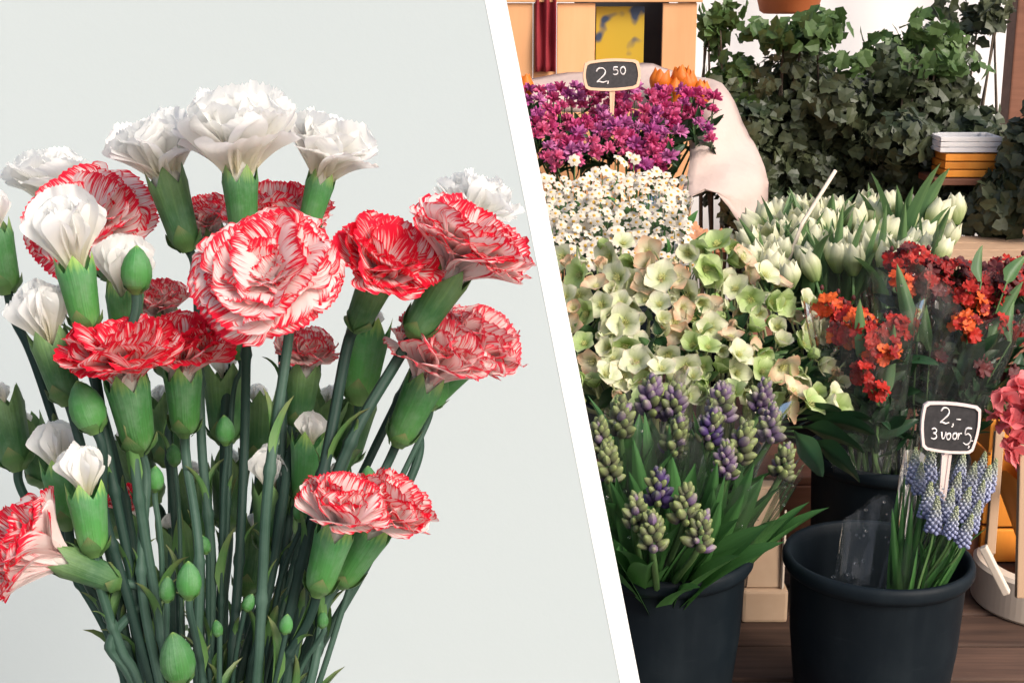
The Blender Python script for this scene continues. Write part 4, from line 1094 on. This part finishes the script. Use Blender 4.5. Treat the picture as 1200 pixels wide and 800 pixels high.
# centre px, py, depth, spread px, palette, count
WC = [(1062, 305, 2.52, 22, ('wf_red', 'wf_red', 'wf_dark'), 18), (1088, 322, 2.48, 22, ('wf_red', 'wf_red', 'wf_dark'), 18), (1118, 318, 2.50, 18, ('wf_red', 'wf_dark'), 13), (1148, 326, 2.50, 22, ('wf_red', 'wf_red', 'wf_dark'), 15),
      (1180, 322, 2.52, 22, ('wf_red', 'wf_red', 'wf_dark'), 16), (1140, 352, 2.44, 20, ('wf_red', 'wf_red', 'wf_orange'), 14), (1134, 382, 2.40, 17, ('wf_orange', 'wf_orange', 'wf_red'), 11), (1205, 345, 2.52, 20, ('wf_red', 'wf_orange'), 10),
      (1032, 408, 2.36, 19, ('wf_orange', 'wf_orange', 'wf_red'), 12), (1012, 435, 2.36, 16, ('wf_red', 'wf_red'), 8), (1003, 378, 2.42, 20, ('wf_orange', 'wf_red'), 12), (978, 362, 2.46, 18, ('wf_orange', 'wf_red'), 11), (1050, 385, 2.40, 16, ('wf_red',), 8),
      (1075, 300, 2.54, 16, ('wf_red', 'wf_dark'), 9), (1103, 338, 2.47, 18, ('wf_red', 'wf_red', 'wf_dark'), 11), (1165, 342, 2.47, 18, ('wf_red', 'wf_dark', 'wf_red'), 11), (1195, 318, 2.56, 16, ('wf_red',), 9), (1058, 332, 2.48, 15, ('wf_red', 'wf_orange'), 9), (1018, 392, 2.38, 16, ('wf_orange', 'wf_red'), 9), (988, 392, 2.42, 14, ('wf_orange', 'wf_red'), 8), (1195, 390, 2.50, 12, ('wf_dark', 'wf_red'), 5), (1185, 440, 2.46, 8, ('wf_dark',), 3), (1100, 420, 2.44, 8, ('wf_dark',), 3), (1150, 430, 2.42, 8, ('wf_dark',), 3), (1028, 457, 2.33, 10, ('wf_red',), 5), (1170, 375, 2.46, 16, ('wf_dark', 'wf_red'), 8)]
for k, (x, y_, d, sp, pal, n) in enumerate(WC):
    hub = P(x, y_+16, d+.02); ft = foot_in(Cc, .07, .24)
    lab = 'orange wallflower head behind clear film' if pal[0] == 'wf_orange' else 'deep red wallflower head above dark leaves'
    root = thing('wallflower', ft, lab, 'flower', lab.split(' head')[0]+'s')
    m = rim_clamp(Cc, hub, .11); m.z = Cc.z+.01
    simple_stem(root, [P(x, y_, d), hub, hub.lerp(m, .5), m, ft], .003, .0045, MAT['stall_stem'], 6)
    for i in range(int(n*1.9)):
        a = rr.uniform(0, 6.28); q = sp*1.12*math.sqrt(rr.random())
        p = P(x+q*math.cos(a), y_+q*math.sin(a)*.75, d+rr.uniform(-.035, .03)-.02*(1-q/sp))
        ax = D(math.cos(a)*q/sp*.7, -math.sin(a)*q/sp*.5+.35, rr.uniform(.4, .9))
        simple_stem(root, [p, p-ax*.01, hub], .0009, .0012, MAT['stall_stem'], 4, 2, 'flower_stalk')
        add('bloom', rr.choice(WF[rr.choice(pal)]), root, frame(p, ax, rr.uniform(0, 6), rr.uniform(6, 9.5)*d/FPX))
    for i in range(5):
        p = P(x+rr.gauss(0, sp*.5), y_-sp*.5+rr.gauss(0, 5), d); add('flower_bud', WBUD, root, frame(p, D(rr.gauss(0, .4), 1, .2), 0, 7*d/FPX))
    for i in range(26):
        t = rr.uniform(.10, .95); p = hub.lerp(m, t)
        add('leaf', rr.choice(OV), root, frame(p, D(rr.gauss(0, .7), rr.uniform(.2, 1), rr.gauss(.4, .5)), rr.uniform(0, 6.28), (rr.uniform(34, 58)*d/FPX,)*3))
for (bx, by, tx, ty, d, s, lb) in [(1060, 540, 1068, 300, 2.46, 31, 'tall clear film sleeve round the deepest red wallflowers'), (1010, 540, 1008, 345, 2.38, 32, 'misty clear film sleeve round the orange wallflowers'), (1085, 540, 1150, 330, 2.44, 33, 'clear film sleeve round the outer red wallflowers, tilted outward')]:
    sleeve(P(bx, by, d)+Vector((0, 0, -.02)), P(tx, ty, d), .045, .098, lb, 2, s, .22, .7, 45)
for k, (x0, y0, x1, y1) in enumerate([(1020, 440, 1003, 350), (1030, 480, 1050, 380), (1075, 400, 1050, 310), (1090, 410, 1080, 350), (1160, 400, 1195, 330), (1150, 330, 1148, 288), (1185, 400, 1185, 350), (1180, 330, 1200, 300)]):
    a, b = P(x0, y0, 2.36 if x0 < 1060 else 2.42), P(x1, y1, 2.36 if x0 < 1060 else 2.44); ll = (b-a).length; ft = foot_in(Cc, .06, .22)
    r0 = thing('wallflower_leaf', ft, 'long pale green leaf among the wallflowers', 'leaf', 'long leaves among the wallflowers')
    m = rim_clamp(Cc, a, .11); m.z = Cc.z+.02
    simple_stem(r0, [a, a.lerp(m, .5), m, ft], .0016, .0025, MAT['stall_stem'], 5)
    add('blade', leaf_blade(ll, .030, R(15), .7, MAT['tulip_leaf'], 'blade', 4, 10, base=.3, seed=150+k), r0, facing(a, b-a, toward(.5)))

# ---- pink sweet-pea-like blossoms in an orange paper sleeve
def ruffle_petal(seed, mat):
    r = random.Random(seed); ph = [r.uniform(0, 6) for _ in range(3)]
    def fn(u, v):
        s = u*2-1; a = s*1.25
        q = v
        return Vector((q*math.sin(a)*.95, .20*v*v*math.sin(3*s+ph[0])+.10*v*v*math.sin(7*s+ph[1])+.35*v*v*(1-.5*s*s), q*math.cos(a)*.9))
    return mesh('petal', *grid(fn, 14, 7), mat=mat)
RP = [ruffle_petal(k, MAT['pink']) for k in range(4)]
rb = at_z(1222, 668, FZ); rb.z = FZ+.004
for k, pts in enumerate([[(1178, 468), (1196, 452), (1186, 492)], [(1170, 486), (1200, 480), (1192, 515)], [(1207, 500), (1215, 470), (1190, 530)], [(1225, 490), (1215, 520), (1205, 545)]]):
    hub = P(1200+4*k, 530+6*k, 2.27); ft = rb+Vector((rr.gauss(0, .015), rr.gauss(0, .015), .0))
    root = thing('pink_flower', ft, 'coral pink ruffled flower stem above the orange paper', 'flower', 'coral pink ruffled flowers')
    simple_stem(root, [hub, hub.lerp(ft, .5), ft], .003, .004, MAT['stall_stem'], 6)
    for (x, y_) in pts:
        p = P(x, y_, 2.24+rr.uniform(-.03, .03)); ax = D(rr.gauss(-.25, .3), rr.gauss(.3, .3), .8)
        simple_stem(root, [p, p-ax*.02, hub], .0015, .002, MAT['stall_stem'], 5, 3, 'flower_stalk')
        for i in range(6):
            dv = ax+Vector((rr.gauss(0, .45), rr.gauss(0, .3), rr.gauss(0, .45)))
            add('petal', rr.choice(RP), root, frame(p-ax*.004, dv, rr.uniform(0, 6.28), rr.uniform(15, 21)*2.24/FPX))
def cone_sheet(base, top, r0, r1, mat, peaks, seed, span=2*math.pi, start=0):
    r = random.Random(seed); ph = [r.uniform(0, 6) for _ in range(4)]; ax = top-base; L = ax.length
    def fn(u, v):
        a = start+u*span
        z = L*v*(1-.12*v*abs(((u*peaks+ph[0]) % 1)-.5)*2)
        rr_ = lerp(r0, r1, v)*(1+.06*math.sin(3*a+ph[1])*v+.03*math.sin(8*a+ph[2]))
        return Vector((rr_*math.cos(a), rr_*math.sin(a), z))
    return mesh('paper', *grid(fn, 48, 12), mat=mat), frame(base, ax, 0)
me, M = cone_sheet(rb+Vector((0, 0, .005)), P(1203, 522, 2.42), .030, .062, MAT['orange_wood'], 3, 3)
op = add('paper_sleeve', None, None, Matrix.Translation(rb), label='orange paper sleeve round the coral pink flowers', category='paper sleeve')
add('paper', me, op, M)
# cream holder: curved foot, upright struts
hd = thing('bucket_holder', (rb.x, rb.y, FZ), 'cream plastic holder with a thick curved foot beside the half-empty bucket', 'holder')
def arc_wall(r0, r1, h, a0, a1, mat, nm):
    V, F = [], []; n = 40
    prof = [(r0, 0), (r1-.004, 0), (r1, .005), (r1, h-.006), (r1-.006, h), (r0+.006, h), (r0, h-.006)]
    for i in range(n+1):
        a = lerp(a0, a1, i/n)
        for (r, z) in prof: V.append((r*math.cos(a), r*math.sin(a), z))
    q = len(prof)
    for i in range(n):
        for j in range(q):
            F.append((i*q+j, (i+1)*q+j, (i+1)*q+(j+1) % q, i*q+(j+1) % q))
    F.append(tuple(range(q))); F.append(tuple(range(n*q+q-1, n*q-1, -1)))
    return mesh(nm, V, F, [(0, 0)]*len(V), mat, False)
hc = at_z(1226, 704, FZ)
add('foot', arc_wall(.100, .135, .080, R(150), R(330), MAT['cream'], 'foot'), hd, T(hc.x, hc.y, FZ+.001))
for (x0, y0, x1, y1, d) in [(1152, 640, 1180, 695, 2.32), (1196, 700, 1200, 520, 2.22), (1160, 648, 1171, 505, 2.40)]:
    a, b = P(x0, y0, d), P(x1, y1, d); v = b-a
    add('strut', boxm('strut', (.016, .012, v.length), MAT['cream'] if y1 > 600 else MAT['pale_wood'], .002), hd, frame(a, v, 0))
# orange crate behind
oc = thing('orange_crate', at_z(1190, 655, FZ), 'bright orange wooden crate standing behind the curved cream foot', 'crate')
oy = 2.66
for k in range(4):
    add('slat', boxm('slat', (.20, .012, .068), MAT['orange_wood']), oc, T(P(1238, 600, 2.7).x, oy-.06, FZ+.004+k*.074))
for sx in (-.094, .094):
    add('post', boxm('post', (.02, .02, .30), MAT['orange_wood']), oc, T(P(1238, 600, 2.7).x+sx, oy-.043, FZ+.001))
for k in range(4):
    add('slat', boxm('slat', (.012, .16, .068), MAT['orange_wood']), oc, T(P(1238, 600, 2.7).x-.110, oy+.03, FZ+.004+k*.074))

# beige plastic stand foot between the front buckets
bf = thing('stand_foot', at_z(893, 735, FZ), 'beige tapered plastic upright on a square foot between the two front buckets', 'stand foot')
fp = at_z(895, 728, FZ)
add('foot_block', boxm('foot_block', (.082, .075, .062), MAT['beige'], .006), bf, T(fp.x, fp.y+.03, FZ+.001))
def taper(sx0, sy0, sx1, sy1, h, mat, nm):
    V = [(-sx0/2, -sy0/2, 0), (sx0/2, -sy0/2, 0), (sx0/2, sy0/2, 0), (-sx0/2, sy0/2, 0), (-sx1/2, -sy1/2, h), (sx1/2, -sy1/2, h), (sx1/2, sy1/2, h), (-sx1/2, sy1/2, h)]
    F = [(0, 3, 2, 1), (4, 5, 6, 7), (0, 1, 5, 4), (1, 2, 6, 5), (2, 3, 7, 6), (3, 0, 4, 7)]
    me = mesh(nm, V, F, [(0, 0)]*8, mat, False)
    import bmesh
    bm = bmesh.new(); bm.from_mesh(me); bmesh.ops.bevel(bm, geom=bm.edges[:], offset=.004, segments=2, affect='EDGES'); bm.to_mesh(me); bm.free()
    return me
add('upright', taper(.070, .055, .040, .04, .19, MAT['beige'], 'upright'), bf, T(fp.x-.002, fp.y+.03, FZ+.062))
add('rib', taper(.006, .012, .005, .010, .15, MAT['cream'], 'rib'), bf, T(fp.x+.030, fp.y+.002, FZ+.062))
add('label_strip', boxm('label_strip', (.010, .002, .05), MAT['canvas'], 0), bf, T(fp.x+.0375, fp.y+.018, FZ+.10))

# ------------------------------------------------------------------ price signs
GLY = {  # chalk strokes in a unit cell, x right, y up
    '2': [[(.1, .78), (.25, .98), (.55, 1.0), (.72, .82), (.66, .58), (.4, .32), (.12, .08), (.3, .1), (.55, .04), (.82, .12)]],
    '3': [[(.12, .88), (.4, 1.0), (.68, .86), (.6, .62), (.36, .54), (.66, .46), (.76, .22), (.5, .02), (.14, .1)]],
    '5': [[(.78, .98), (.3, .95), (.24, .58), (.5, .64), (.76, .46), (.72, .16), (.45, .0), (.14, .1)]],
    '0': [[(.45, 1.0), (.18, .78), (.14, .36), (.4, .02), (.7, .22), (.76, .66), (.55, .97), (.45, 1.0)]],
    ',': [[(.3, .12), (.34, -.05), (.2, -.25)]],
    '-': [[(.1, .48), (.7, .5)]],
    'v': [[(.1, .62), (.22, .15), (.42, .06), (.6, .3), (.66, .64)]],
    'o': [[(.42, .6), (.16, .42), (.2, .1), (.5, .02), (.72, .26), (.62, .54), (.42, .6)]],
    'r': [[(.18, .6), (.2, .04)], [(.2, .36), (.4, .58), (.66, .58)]],
}
def chalk_text(items, r):
    parts = []
    for ch, x, y, w, h in items:
        for st in GLY[ch]:
            pts = [Vector((x+a*w, 0, y+b*h)) for a, b in st]
            cp = catmull(pts, 5) if len(pts) > 2 else pts
            parts.append(tube(cp, lambda t: r*(1+.25*math.sin(t*17)), 5))
    return mesh('lettering', *merge(parts), mat=MAT['chalk'])
def rounded_shape(w, h, bulge, n=6, corner=.12, taper_=0.0):
    """rounded board outline with bowed edges"""
    pts = []
    cs = [(-1, -1), (1, -1), (1, 1), (-1, 1)]
    for k in range(4):
        x0, y0 = cs[k]; x1, y1 = cs[(k+1) % 4]
        for i in range(n):
            t = corner*.5+(1-corner)*i/(n-1)
            x, y = lerp(x0, x1, t), lerp(y0, y1, t)
            b = bulge*math.sin(math.pi*t)
            if y0 == y1: y += y0*b*w/h*.8
            else: x += x0*b
            x *= 1+taper_*y
            pts.append((x*w/2, y*h/2))
    return pts
def sign(center, w, h, items, r, fmat, label, roll, yaw, stick_to, name='price_sign', taper_=.0):
    M = Matrix.Translation(center) @ Matrix.Rotation(yaw, 4, 'Z') @ Matrix.Rotation(R(-8), 4, 'X') @ Matrix.Rotation(roll, 4, 'Y')
    root = add(name, None, None, Matrix.Translation(stick_to), label=label, category='price sign')
    o = rounded_shape(w, h, .10, taper_=taper_); i_ = [(x*(1-.10), y*(1-.10*w/h)) for x, y in o]
    n = len(o)
    V = [(x, 0, y) for x, y in o]+[(x, 0, y) for x, y in i_]+[(x, -.0035, y) for x, y in [(a*.985, b*.985) for a, b in o]]+[(x, -.0035, y) for x, y in i_]+[(x, .003, y) for x, y in o]
    F = []
    for k in range(n):
        q = (k+1) % n
        F += [(k, q, 2*n+q, 2*n+k), (2*n+k, 2*n+q, 3*n+q, 3*n+k), (3*n+k, 3*n+q, n+q, n+k), (4*n+k, 4*n+q, q, k)]
    F.append(tuple(range(4*n, 5*n)))
    add('frame', mesh('frame', V, F, [(0, 0)]*len(V), fmat, False), root, M)
    slate = mesh('slate', [(x, -.0008, y) for x, y in i_]+[(x, .002, y) for x, y in i_], [tuple(range(n))]+[(k, (k+1) % n, (k+1) % n+n, k+n) for k in range(n)], [(0, 0)]*(2*n), MAT['slate'], False)
    s = add('slate', slate, root, M)
    add('lettering', chalk_text(items, r), s, M @ Matrix.Translation((0, -.0012, 0)))
    top = M @ Vector((0, .0015, -h/2-.001)); v = stick_to-top
    add('stick', taper(.014, .003, .007, .003, v.length, fmat, 'stick'), root, frame(top, v, 0) @ Matrix.Rotation(0, 4, 'Z'))
sc1 = P(1113, 501, 2.0)
u = 2.0/FPX
items1 = [('2', -14*u, 4*u, 15*u, 19*u), (',', 0*u, 4*u, 9*u, 12*u), ('-', 5*u, 3*u, 9*u, 16*u),
          ('3', -22*u, -15*u, 10*u, 13*u), ('v', -10*u, -14*u, 9*u, 14*u), ('o', -4*u, -14*u, 8*u, 13*u), ('o', 3*u, -13*u, 8*u, 13*u), ('r', 9*u, -13*u, 8*u, 13*u),
          ('5', 15*u, -18*u, 13*u, 20*u), (',', 22*u, -20*u, 6*u, 9*u), ('-', 24*u, -20*u, 6*u, 14*u)]
sign(sc1, 62*u, 56*u, items1, .0011, MAT['signframe'], 'small chalkboard price sign reading 3 voor 5 above the grape hyacinths', R(4), R(-4), P(1100, 625, 2.05), taper_=.06)
sc2 = P(717, 88, 3.58); u = 3.58/FPX
items2 = [('2', -20*u, -9*u, 17*u, 17*u), (',', -7*u, -8*u, 7*u, 9*u), ('5', 0*u, 0*u, 9*u, 9*u), ('0', 9*u, 0*u, 9*u, 9*u)]
sign(sc2, 62*u, 33*u, items2, .0017, MAT['tanframe'], 'small tan-framed chalkboard price sign among the magenta flowers', R(-2), 0, P(717, 150, 3.60), taper_=-.0)
# white plant stick by the tulips
a, b = P(979, 200, 2.88), P(940, 262, 2.86)
ws = add('plant_stick', mesh('plant_stick', *tube([a, a.lerp(b, .5), b, P(915, 330, 2.85)], .0042, 10), mat=MAT['cream']), None, None, label='thin cream stick poking out of the tulips', category='stick')

# ------------------------------------------------------------------ big white paper cone behind the magenta flowers
def lobe():
    # rows from the inner edge (by the flowers) to the outer rim
    inner = [(590, 130, 3.80), (680, 130, 3.86), (760, 130, 3.86), (800, 150, 3.74), (808, 185, 3.62), (800, 222, 3.56), (796, 245, 3.52)]
    outer = [(590, 96, 3.92), (680, 84, 4.0), (765, 78, 4.0), (835, 96, 3.92), (876, 150, 3.82), (896, 205, 3.72), (902, 254, 3.66)]
    I = catmull([P(*p) for p in inner], 6); O = catmull([P(*p) for p in outer], 6)
    nv = 8
    def fn(u, v):
        k = int(round(u*(len(I)-1))); p = I[k].lerp(O[k], v)
        bow = math.sin(math.pi*v)
        p = p - FWD*(.05*bow) + UPV*(.006*math.sin(u*31+v*4)) - FWD*(.03*math.sin(u*22+2*v)*v+.010*abs(math.sin(u*47+5*v)))
        if u > .85: p = p+UPV*(.05*(u-.85)/.15*math.sin(v*6.0))
        return p
    V, F, UV = grid(fn, len(I)-1, nv)
    return mesh('sheet', V, F, UV, MAT['paper'])
pc = thing('wrapping_paper', Vector((G.x, G.y+.05, G.z)), 'large white wrapping paper flaring behind the magenta flowers', 'wrapping paper')
lo = add('sheet', lobe(), pc)
sm = lo.modifiers.new('thickness', 'SOLIDIFY'); sm.thickness = .0012
# coral flowers by the small bucket
CORAL = [four_petal(s_, MAT['coral']) for s_ in (11, 12)]
for k in range(9):
    x, y_ = rr.uniform(806, 862), rr.uniform(272, 306); p = P(x, y_, 3.26+rr.uniform(-.05, .05)); ft = foot_in(H, .04, .14)
    root = thing('coral_flower', ft, 'small coral flower head between daisies and tulips', 'flower', 'coral flowers')
    simple_stem(root, [p, p-UPV*.04, Vector((H.x, H.y, H.z)).lerp(p, .2), ft], .002, .003, MAT['stall_stem'], 5)
    for i in range(5):
        q = p+Vector((rr.gauss(0, .016), rr.gauss(0, .016), rr.gauss(0, .01)))
        add('bloom', CORAL[i % 2], root, frame(q, D(rr.gauss(0, .3), .6, .7), rr.uniform(0, 6), 8*3.3/FPX))

# ------------------------------------------------------------------ behind the stall: cupboard, ivy, planters, canvas
cy_ = 4.35
def on_y(px, py, y=cy_): return at_y(px, py, y)
cab = thing('cupboard', (on_y(690, 100).x, cy_, 0), 'peach plywood cupboard with a dark open hatch behind the magenta flowers', 'cupboard')
xl, xr = -0.30, on_y(816, 40).x
ztop, zb = on_y(700, -60).z, 0.0
hx0, hx1 = on_y(697, 50).x, on_y(776, 50).x
hz0, hz1 = on_y(700, 88).z, on_y(700, 4).z
def panel(x0, x1, z0, z1, y=cy_, th=.02, nm='panel', mat='peach_wood', parent=cab):
    return add(nm, boxm(nm, (x1-x0, th, z1-z0), MAT[mat], .002), parent, T((x0+x1)/2, y+th/2, z0))
mid = on_y(652, 50).x; mid0 = on_y(625, 50).x
panel(xl, mid0-.002, 0, hz1); panel(mid0, mid, 0, hz1, cy_+.012); panel(mid+.002, hx0, 0, hz1); panel(hx0+.002, hx1-.002, 0, hz0); panel(hx1, xr, 0, hz1)
panel(xl, xr+.015, hz1+.003, ztop, cy_-.012, .03, 'top_rail')
panel(hx0-.02, hx1+.02, hz0-.001, hz0+.014, cy_-.02, .02, 'sill')
panel(hx0-.05, hx1+.05, hz0-.05, hz1+.05, cy_+.30, .01, 'back_panel', 'dark')
panel(xr-.02, xr, 0, ztop, cy_+.021, .32, 'side_panel')
pst = panel(on_y(699, 40).x, on_y(756, 40).x, hz0+.015, hz1-.01, cy_+.035, .006, 'poster', 'yellow', None)
pst['label'] = 'yellow poster with dark blue blotches inside the cupboard hatch'; pst['category'] = 'poster'
cl = grid(lambda u, v: Vector((lerp(on_y(627, 0).x, on_y(651, 0).x, u), cy_-.012-.012*math.sin(u*14)-.006*math.sin(v*5+u*4), lerp(on_y(640, 84).z, hz1+.02, v))), 20, 12)
co = add('hanging_cloth', mesh('hanging_cloth', *cl, mat=MAT['maroon']), None, None, label='narrow maroon cloth hanging down the cupboard front', category='cloth')
co.modifiers.new('thickness', 'SOLIDIFY').thickness = .003

def leaf_cloud(pts, mats, size, seed, nm='foliage', lobed=True):
    """one mesh of many small folded leaves"""
    r = random.Random(seed); V, F, UV = [], [], []
    shape = [(0, 0), (.42, .18), (.30, .48), (.36, .66), (0, 1.0), (-.36, .66), (-.30, .48), (-.42, .18)] if lobed else [(0, 0), (.26, .3), (.24, .6), (0, 1.0), (-.24, .6), (-.26, .3)]
    for p, nrm in pts:
        s = size*r.uniform(.6, 1.3)
        M = frame(p, (nrm+Vector((r.gauss(0, .5), r.gauss(0, .5), r.gauss(-.2, .5)))).normalized(), r.uniform(0, 6.28)).to_3x3()
        n = len(V); f = r.uniform(.1, .45)
        V.append(p+M @ Vector((0, .45*s, 0)))
        UV.append((.5, .5))
        for (x, y) in shape: V.append(p+M @ Vector((x*s, y*s, f*abs(x)*s-.12*y*y*s))); UV.append((x+.5, y))
        k = len(shape)
        for i in range(k): F.append((n, n+1+i, n+1+(i+1) % k))
    return mesh(nm, V, F, UV, mats, False)
def bush(c, rx, ry, rz, n, mat, size, seed, label, grp, base_z=0.0, nm='ivy_bush', trunk=True):
    r = random.Random(seed); pts = []
    lob = [(Vector((r.gauss(0, .45), r.gauss(0, .45), r.gauss(0, .5))), r.uniform(.35, .62)) for _ in range(11)]
    while len(pts) < n:
        lc, lr = r.choice(lob)
        d = Vector((r.gauss(0, 1), r.gauss(0, 1), r.gauss(0, 1))).normalized()
        q = lc+d*lr*r.uniform(.55, 1.0)
        pts.append((Vector((c.x+q.x*rx, c.y+q.y*ry, c.z+q.z*rz)), Vector((d.x, d.y-.4, d.z+.3))))
    root = thing(nm, Vector((c.x, c.y, base_z)), label, 'plant', grp)
    add('foliage', leaf_cloud(pts, mat, size, seed), root, kind='stuff')
    for k in range(5):
        e = Vector((c.x+r.uniform(-.6, .6)*rx, c.y+r.uniform(-.4, .4)*ry, c.z+r.uniform(-.2, .5)*rz)); b = Vector((c.x+r.gauss(0, .03), c.y+r.gauss(0, .03), base_z))
        add('branch', mesh('branch', *tube(catmull([b, b.lerp(e, .5)+Vector((r.gauss(0, .04), 0, 0)), e], 5), lambda t: lerp(.012, .003, t), 6), mat=MAT['bark']), root)
    return root
IV = [(870, 170, 4.75, .34, .24, .36), (960, 130, 4.85, .42, .25, .38), (1055, 140, 4.80, .40, .25, .38), (1010, 210, 4.65, .45, .22, .34), (920, 215, 4.65, .40, .22, .32), (1072, 205, 4.70, .26, .2, .30), (1092, 105, 4.95, .16, .2, .24), (1235, 200, 4.2, .20, .2, .40), (1165, 235, 4.4, .20, .2, .18)]
for k, (x, y_, d, a, b, c) in enumerate(IV):
    bush(P(x, y_, d), a*.62, b, c*.62, 2300, MAT['ivy'], .046, 300+k, ['dark ivy bush beside the large white wrapping paper', 'tall dark ivy bush below the hanging pot', 'tall dark ivy bush between the hanging pot and the wooden post', 'low dark ivy bush right behind the cream tulips', 'low dark ivy bush behind the thin cream stick', 'dark ivy bush above the outer end of the tulips', 'narrow upright ivy bush with pale gaps behind it', 'dark ivy hanging over the side table by the post', 'small ivy clump on the side table'][k], 'ivy bushes behind the stall')
for k, (x, y_, d, a, b, c, n) in enumerate([(838, 30, 4.7, .07, .08, .06, 140), (945, 42, 4.6, .16, .12, .06, 300), (1070, 60, 4.6, .20, .12, .06, 300), (866, 95, 4.7, .10, .1, .08, 200), (1150, 25, 5.0, .12, .1, .10, 160)]):
    bush(P(x, y_, d), a, b, c, n, MAT['ivy_light'] if k < 4 else MAT['ivy'], .05, 340+k, ['small light green shrub against the cupboard edge', 'light green shrub just under the hanging pot', 'light green shrub rising from the ivy between pot and post', 'light green tuft beside the top of the wrapping paper', 'dark leafy tuft high up beside the wooden post'][k], 'light shrubs above the ivy')
# posts, beam and hanging pot
post = add('stall_post', boxm('stall_post', (.10, .10, 2.4), MAT['riser'], .006), None, T(P(1195, 100, 5.2).x, P(1195, 100, 5.2).y, 0), label='red-brown wooden post beside the ivy', category='post')
pl = P(1195, 100, 5.2)
beam = add('stall_beam', boxm('stall_beam', (3.4, .08, .12), MAT['riser'], .006), None, T(pl.x-1.4, pl.y, 2.402), label='wooden beam across the top of the stall post', category='beam')
add('stall_post', boxm('stall_post', (.10, .10, 2.4), MAT['riser'], .006), None, T(pl.x-3.0, pl.y, 0), label='wooden post hidden behind the pale board', category='post')
hp = P(920, 16, 5.2); hp.y = pl.y
hr = thing('hanging_pot', hp, 'round terracotta-orange pot hanging above the ivy', 'hanging pot')
add('pot', mesh('pot', *lathe([(0, 0), (.09, 0), (.105, .01), (.125, .09), (.135, .095), (.135, .12), (.125, .12), (.115, .10), (0, .09)], 36), mat=MAT['terracotta']), hr, Matrix.Translation(hp))
for k in range(3):
    a = k*2.094
    add('cord', mesh('cord', *tube([hp+Vector((.13*math.cos(a), .13*math.sin(a), .12)), Vector((hp.x, hp.y, 2.40))], .003, 6), mat=MAT['steel']), hr)
# far canvas walls
for k, (x, yy, w, lab) in enumerate([(1.05, 7.6, 3.4, 'white canvas wall of a tent far behind the ivy'), (4.6, 8.4, 3.0, 'second white canvas tent wall far behind the post')]):
    cv = grid(lambda u, v: Vector((x+(u-.5)*w, yy+.02*math.sin(u*40)*(1-.3*v), v*2.9)), 60, 4)
    o = add('tent_wall', mesh('tent_wall', *cv, mat=MAT['canvas']), None, None, label=lab, category='tent wall'); o.modifiers.new('thickness', 'SOLIDIFY').thickness = .01
# side table with boxes at the right
tz = 0.80
tb = thing('side_table', (P(1190, 270, 4.1).x+.1, 4.0, 0), 'pale pinkish wooden side table beyond the tulips', 'table')
tx = P(1190, 270, 4.1).x+.15
for k in range(5):
    add('board', boxm('board', (.9, .118, .02), MAT['pale_wood'], .003), tb, T(tx+.02, 3.72+k*.122, tz))
for sx in (-.38, .40):
    for sy in (0, .46): add('leg', boxm('leg', (.05, .05, tz-.001), MAT['pale_wood']), tb, T(tx+sx, 3.74+sy, 0))
def crate(x, y, z, sx, sy, sz, mat, label):
    c = thing('crate', (x, y, z), label, 'crate')
    n = 3; h = sz/n
    for k in range(n):
        for s_ in (-1, 1):
            add('slat', boxm('slat', (sx, .012, h*.86), MAT[mat], .002), c, T(x, y+s_*(sy/2-.006), z+k*h+.002))
            add('slat', boxm('slat', (.012, sy-.026, h*.86), MAT[mat], .002), c, T(x+s_*(sx/2-.006), y, z+k*h+.002))
    for s_ in (-1, 1):
        for t_ in (-1, 1): add('post', boxm('post', (.018, .018, sz*.98), MAT[mat], .002), c, T(x+s_*(sx/2-.022), y+t_*(sy/2-.023), z+.001))
    add('base', boxm('base', (sx-.03, sy-.03, .008), MAT[mat], .001), c, T(x, y, z+.001))
q = P(1128, 168, 4.25)
cq = P(1132, 182, 4.42); tz = 0.965
crate(cq.x, cq.y, tz+.021, .17, .14, .075, 'orange_wood', 'small orange slatted crate on the narrow shelf before the ivy')
crate(cq.x-.01, cq.y, tz+.098, .19, .15, .05, 'canvas', 'white slatted tray on top of the small orange crate')
crate(tx+.22, 4.05, .821, .26, .22, .12, 'peach_wood', 'peach slatted crate on the side table beside the post')
sh = thing('rear_shelf', (cq.x, cq.y, 0), 'narrow brown shelf before the ivy carrying the small crates', 'shelf')
add('board', boxm('board', (.24, .18, .02), MAT['riser'], .003), sh, T(cq.x, cq.y, tz))
for sx in (-.09, .09): add('leg', boxm('leg', (.025, .025, tz-.001), MAT['bark']), sh, T(cq.x+sx, cq.y+.05, 0))
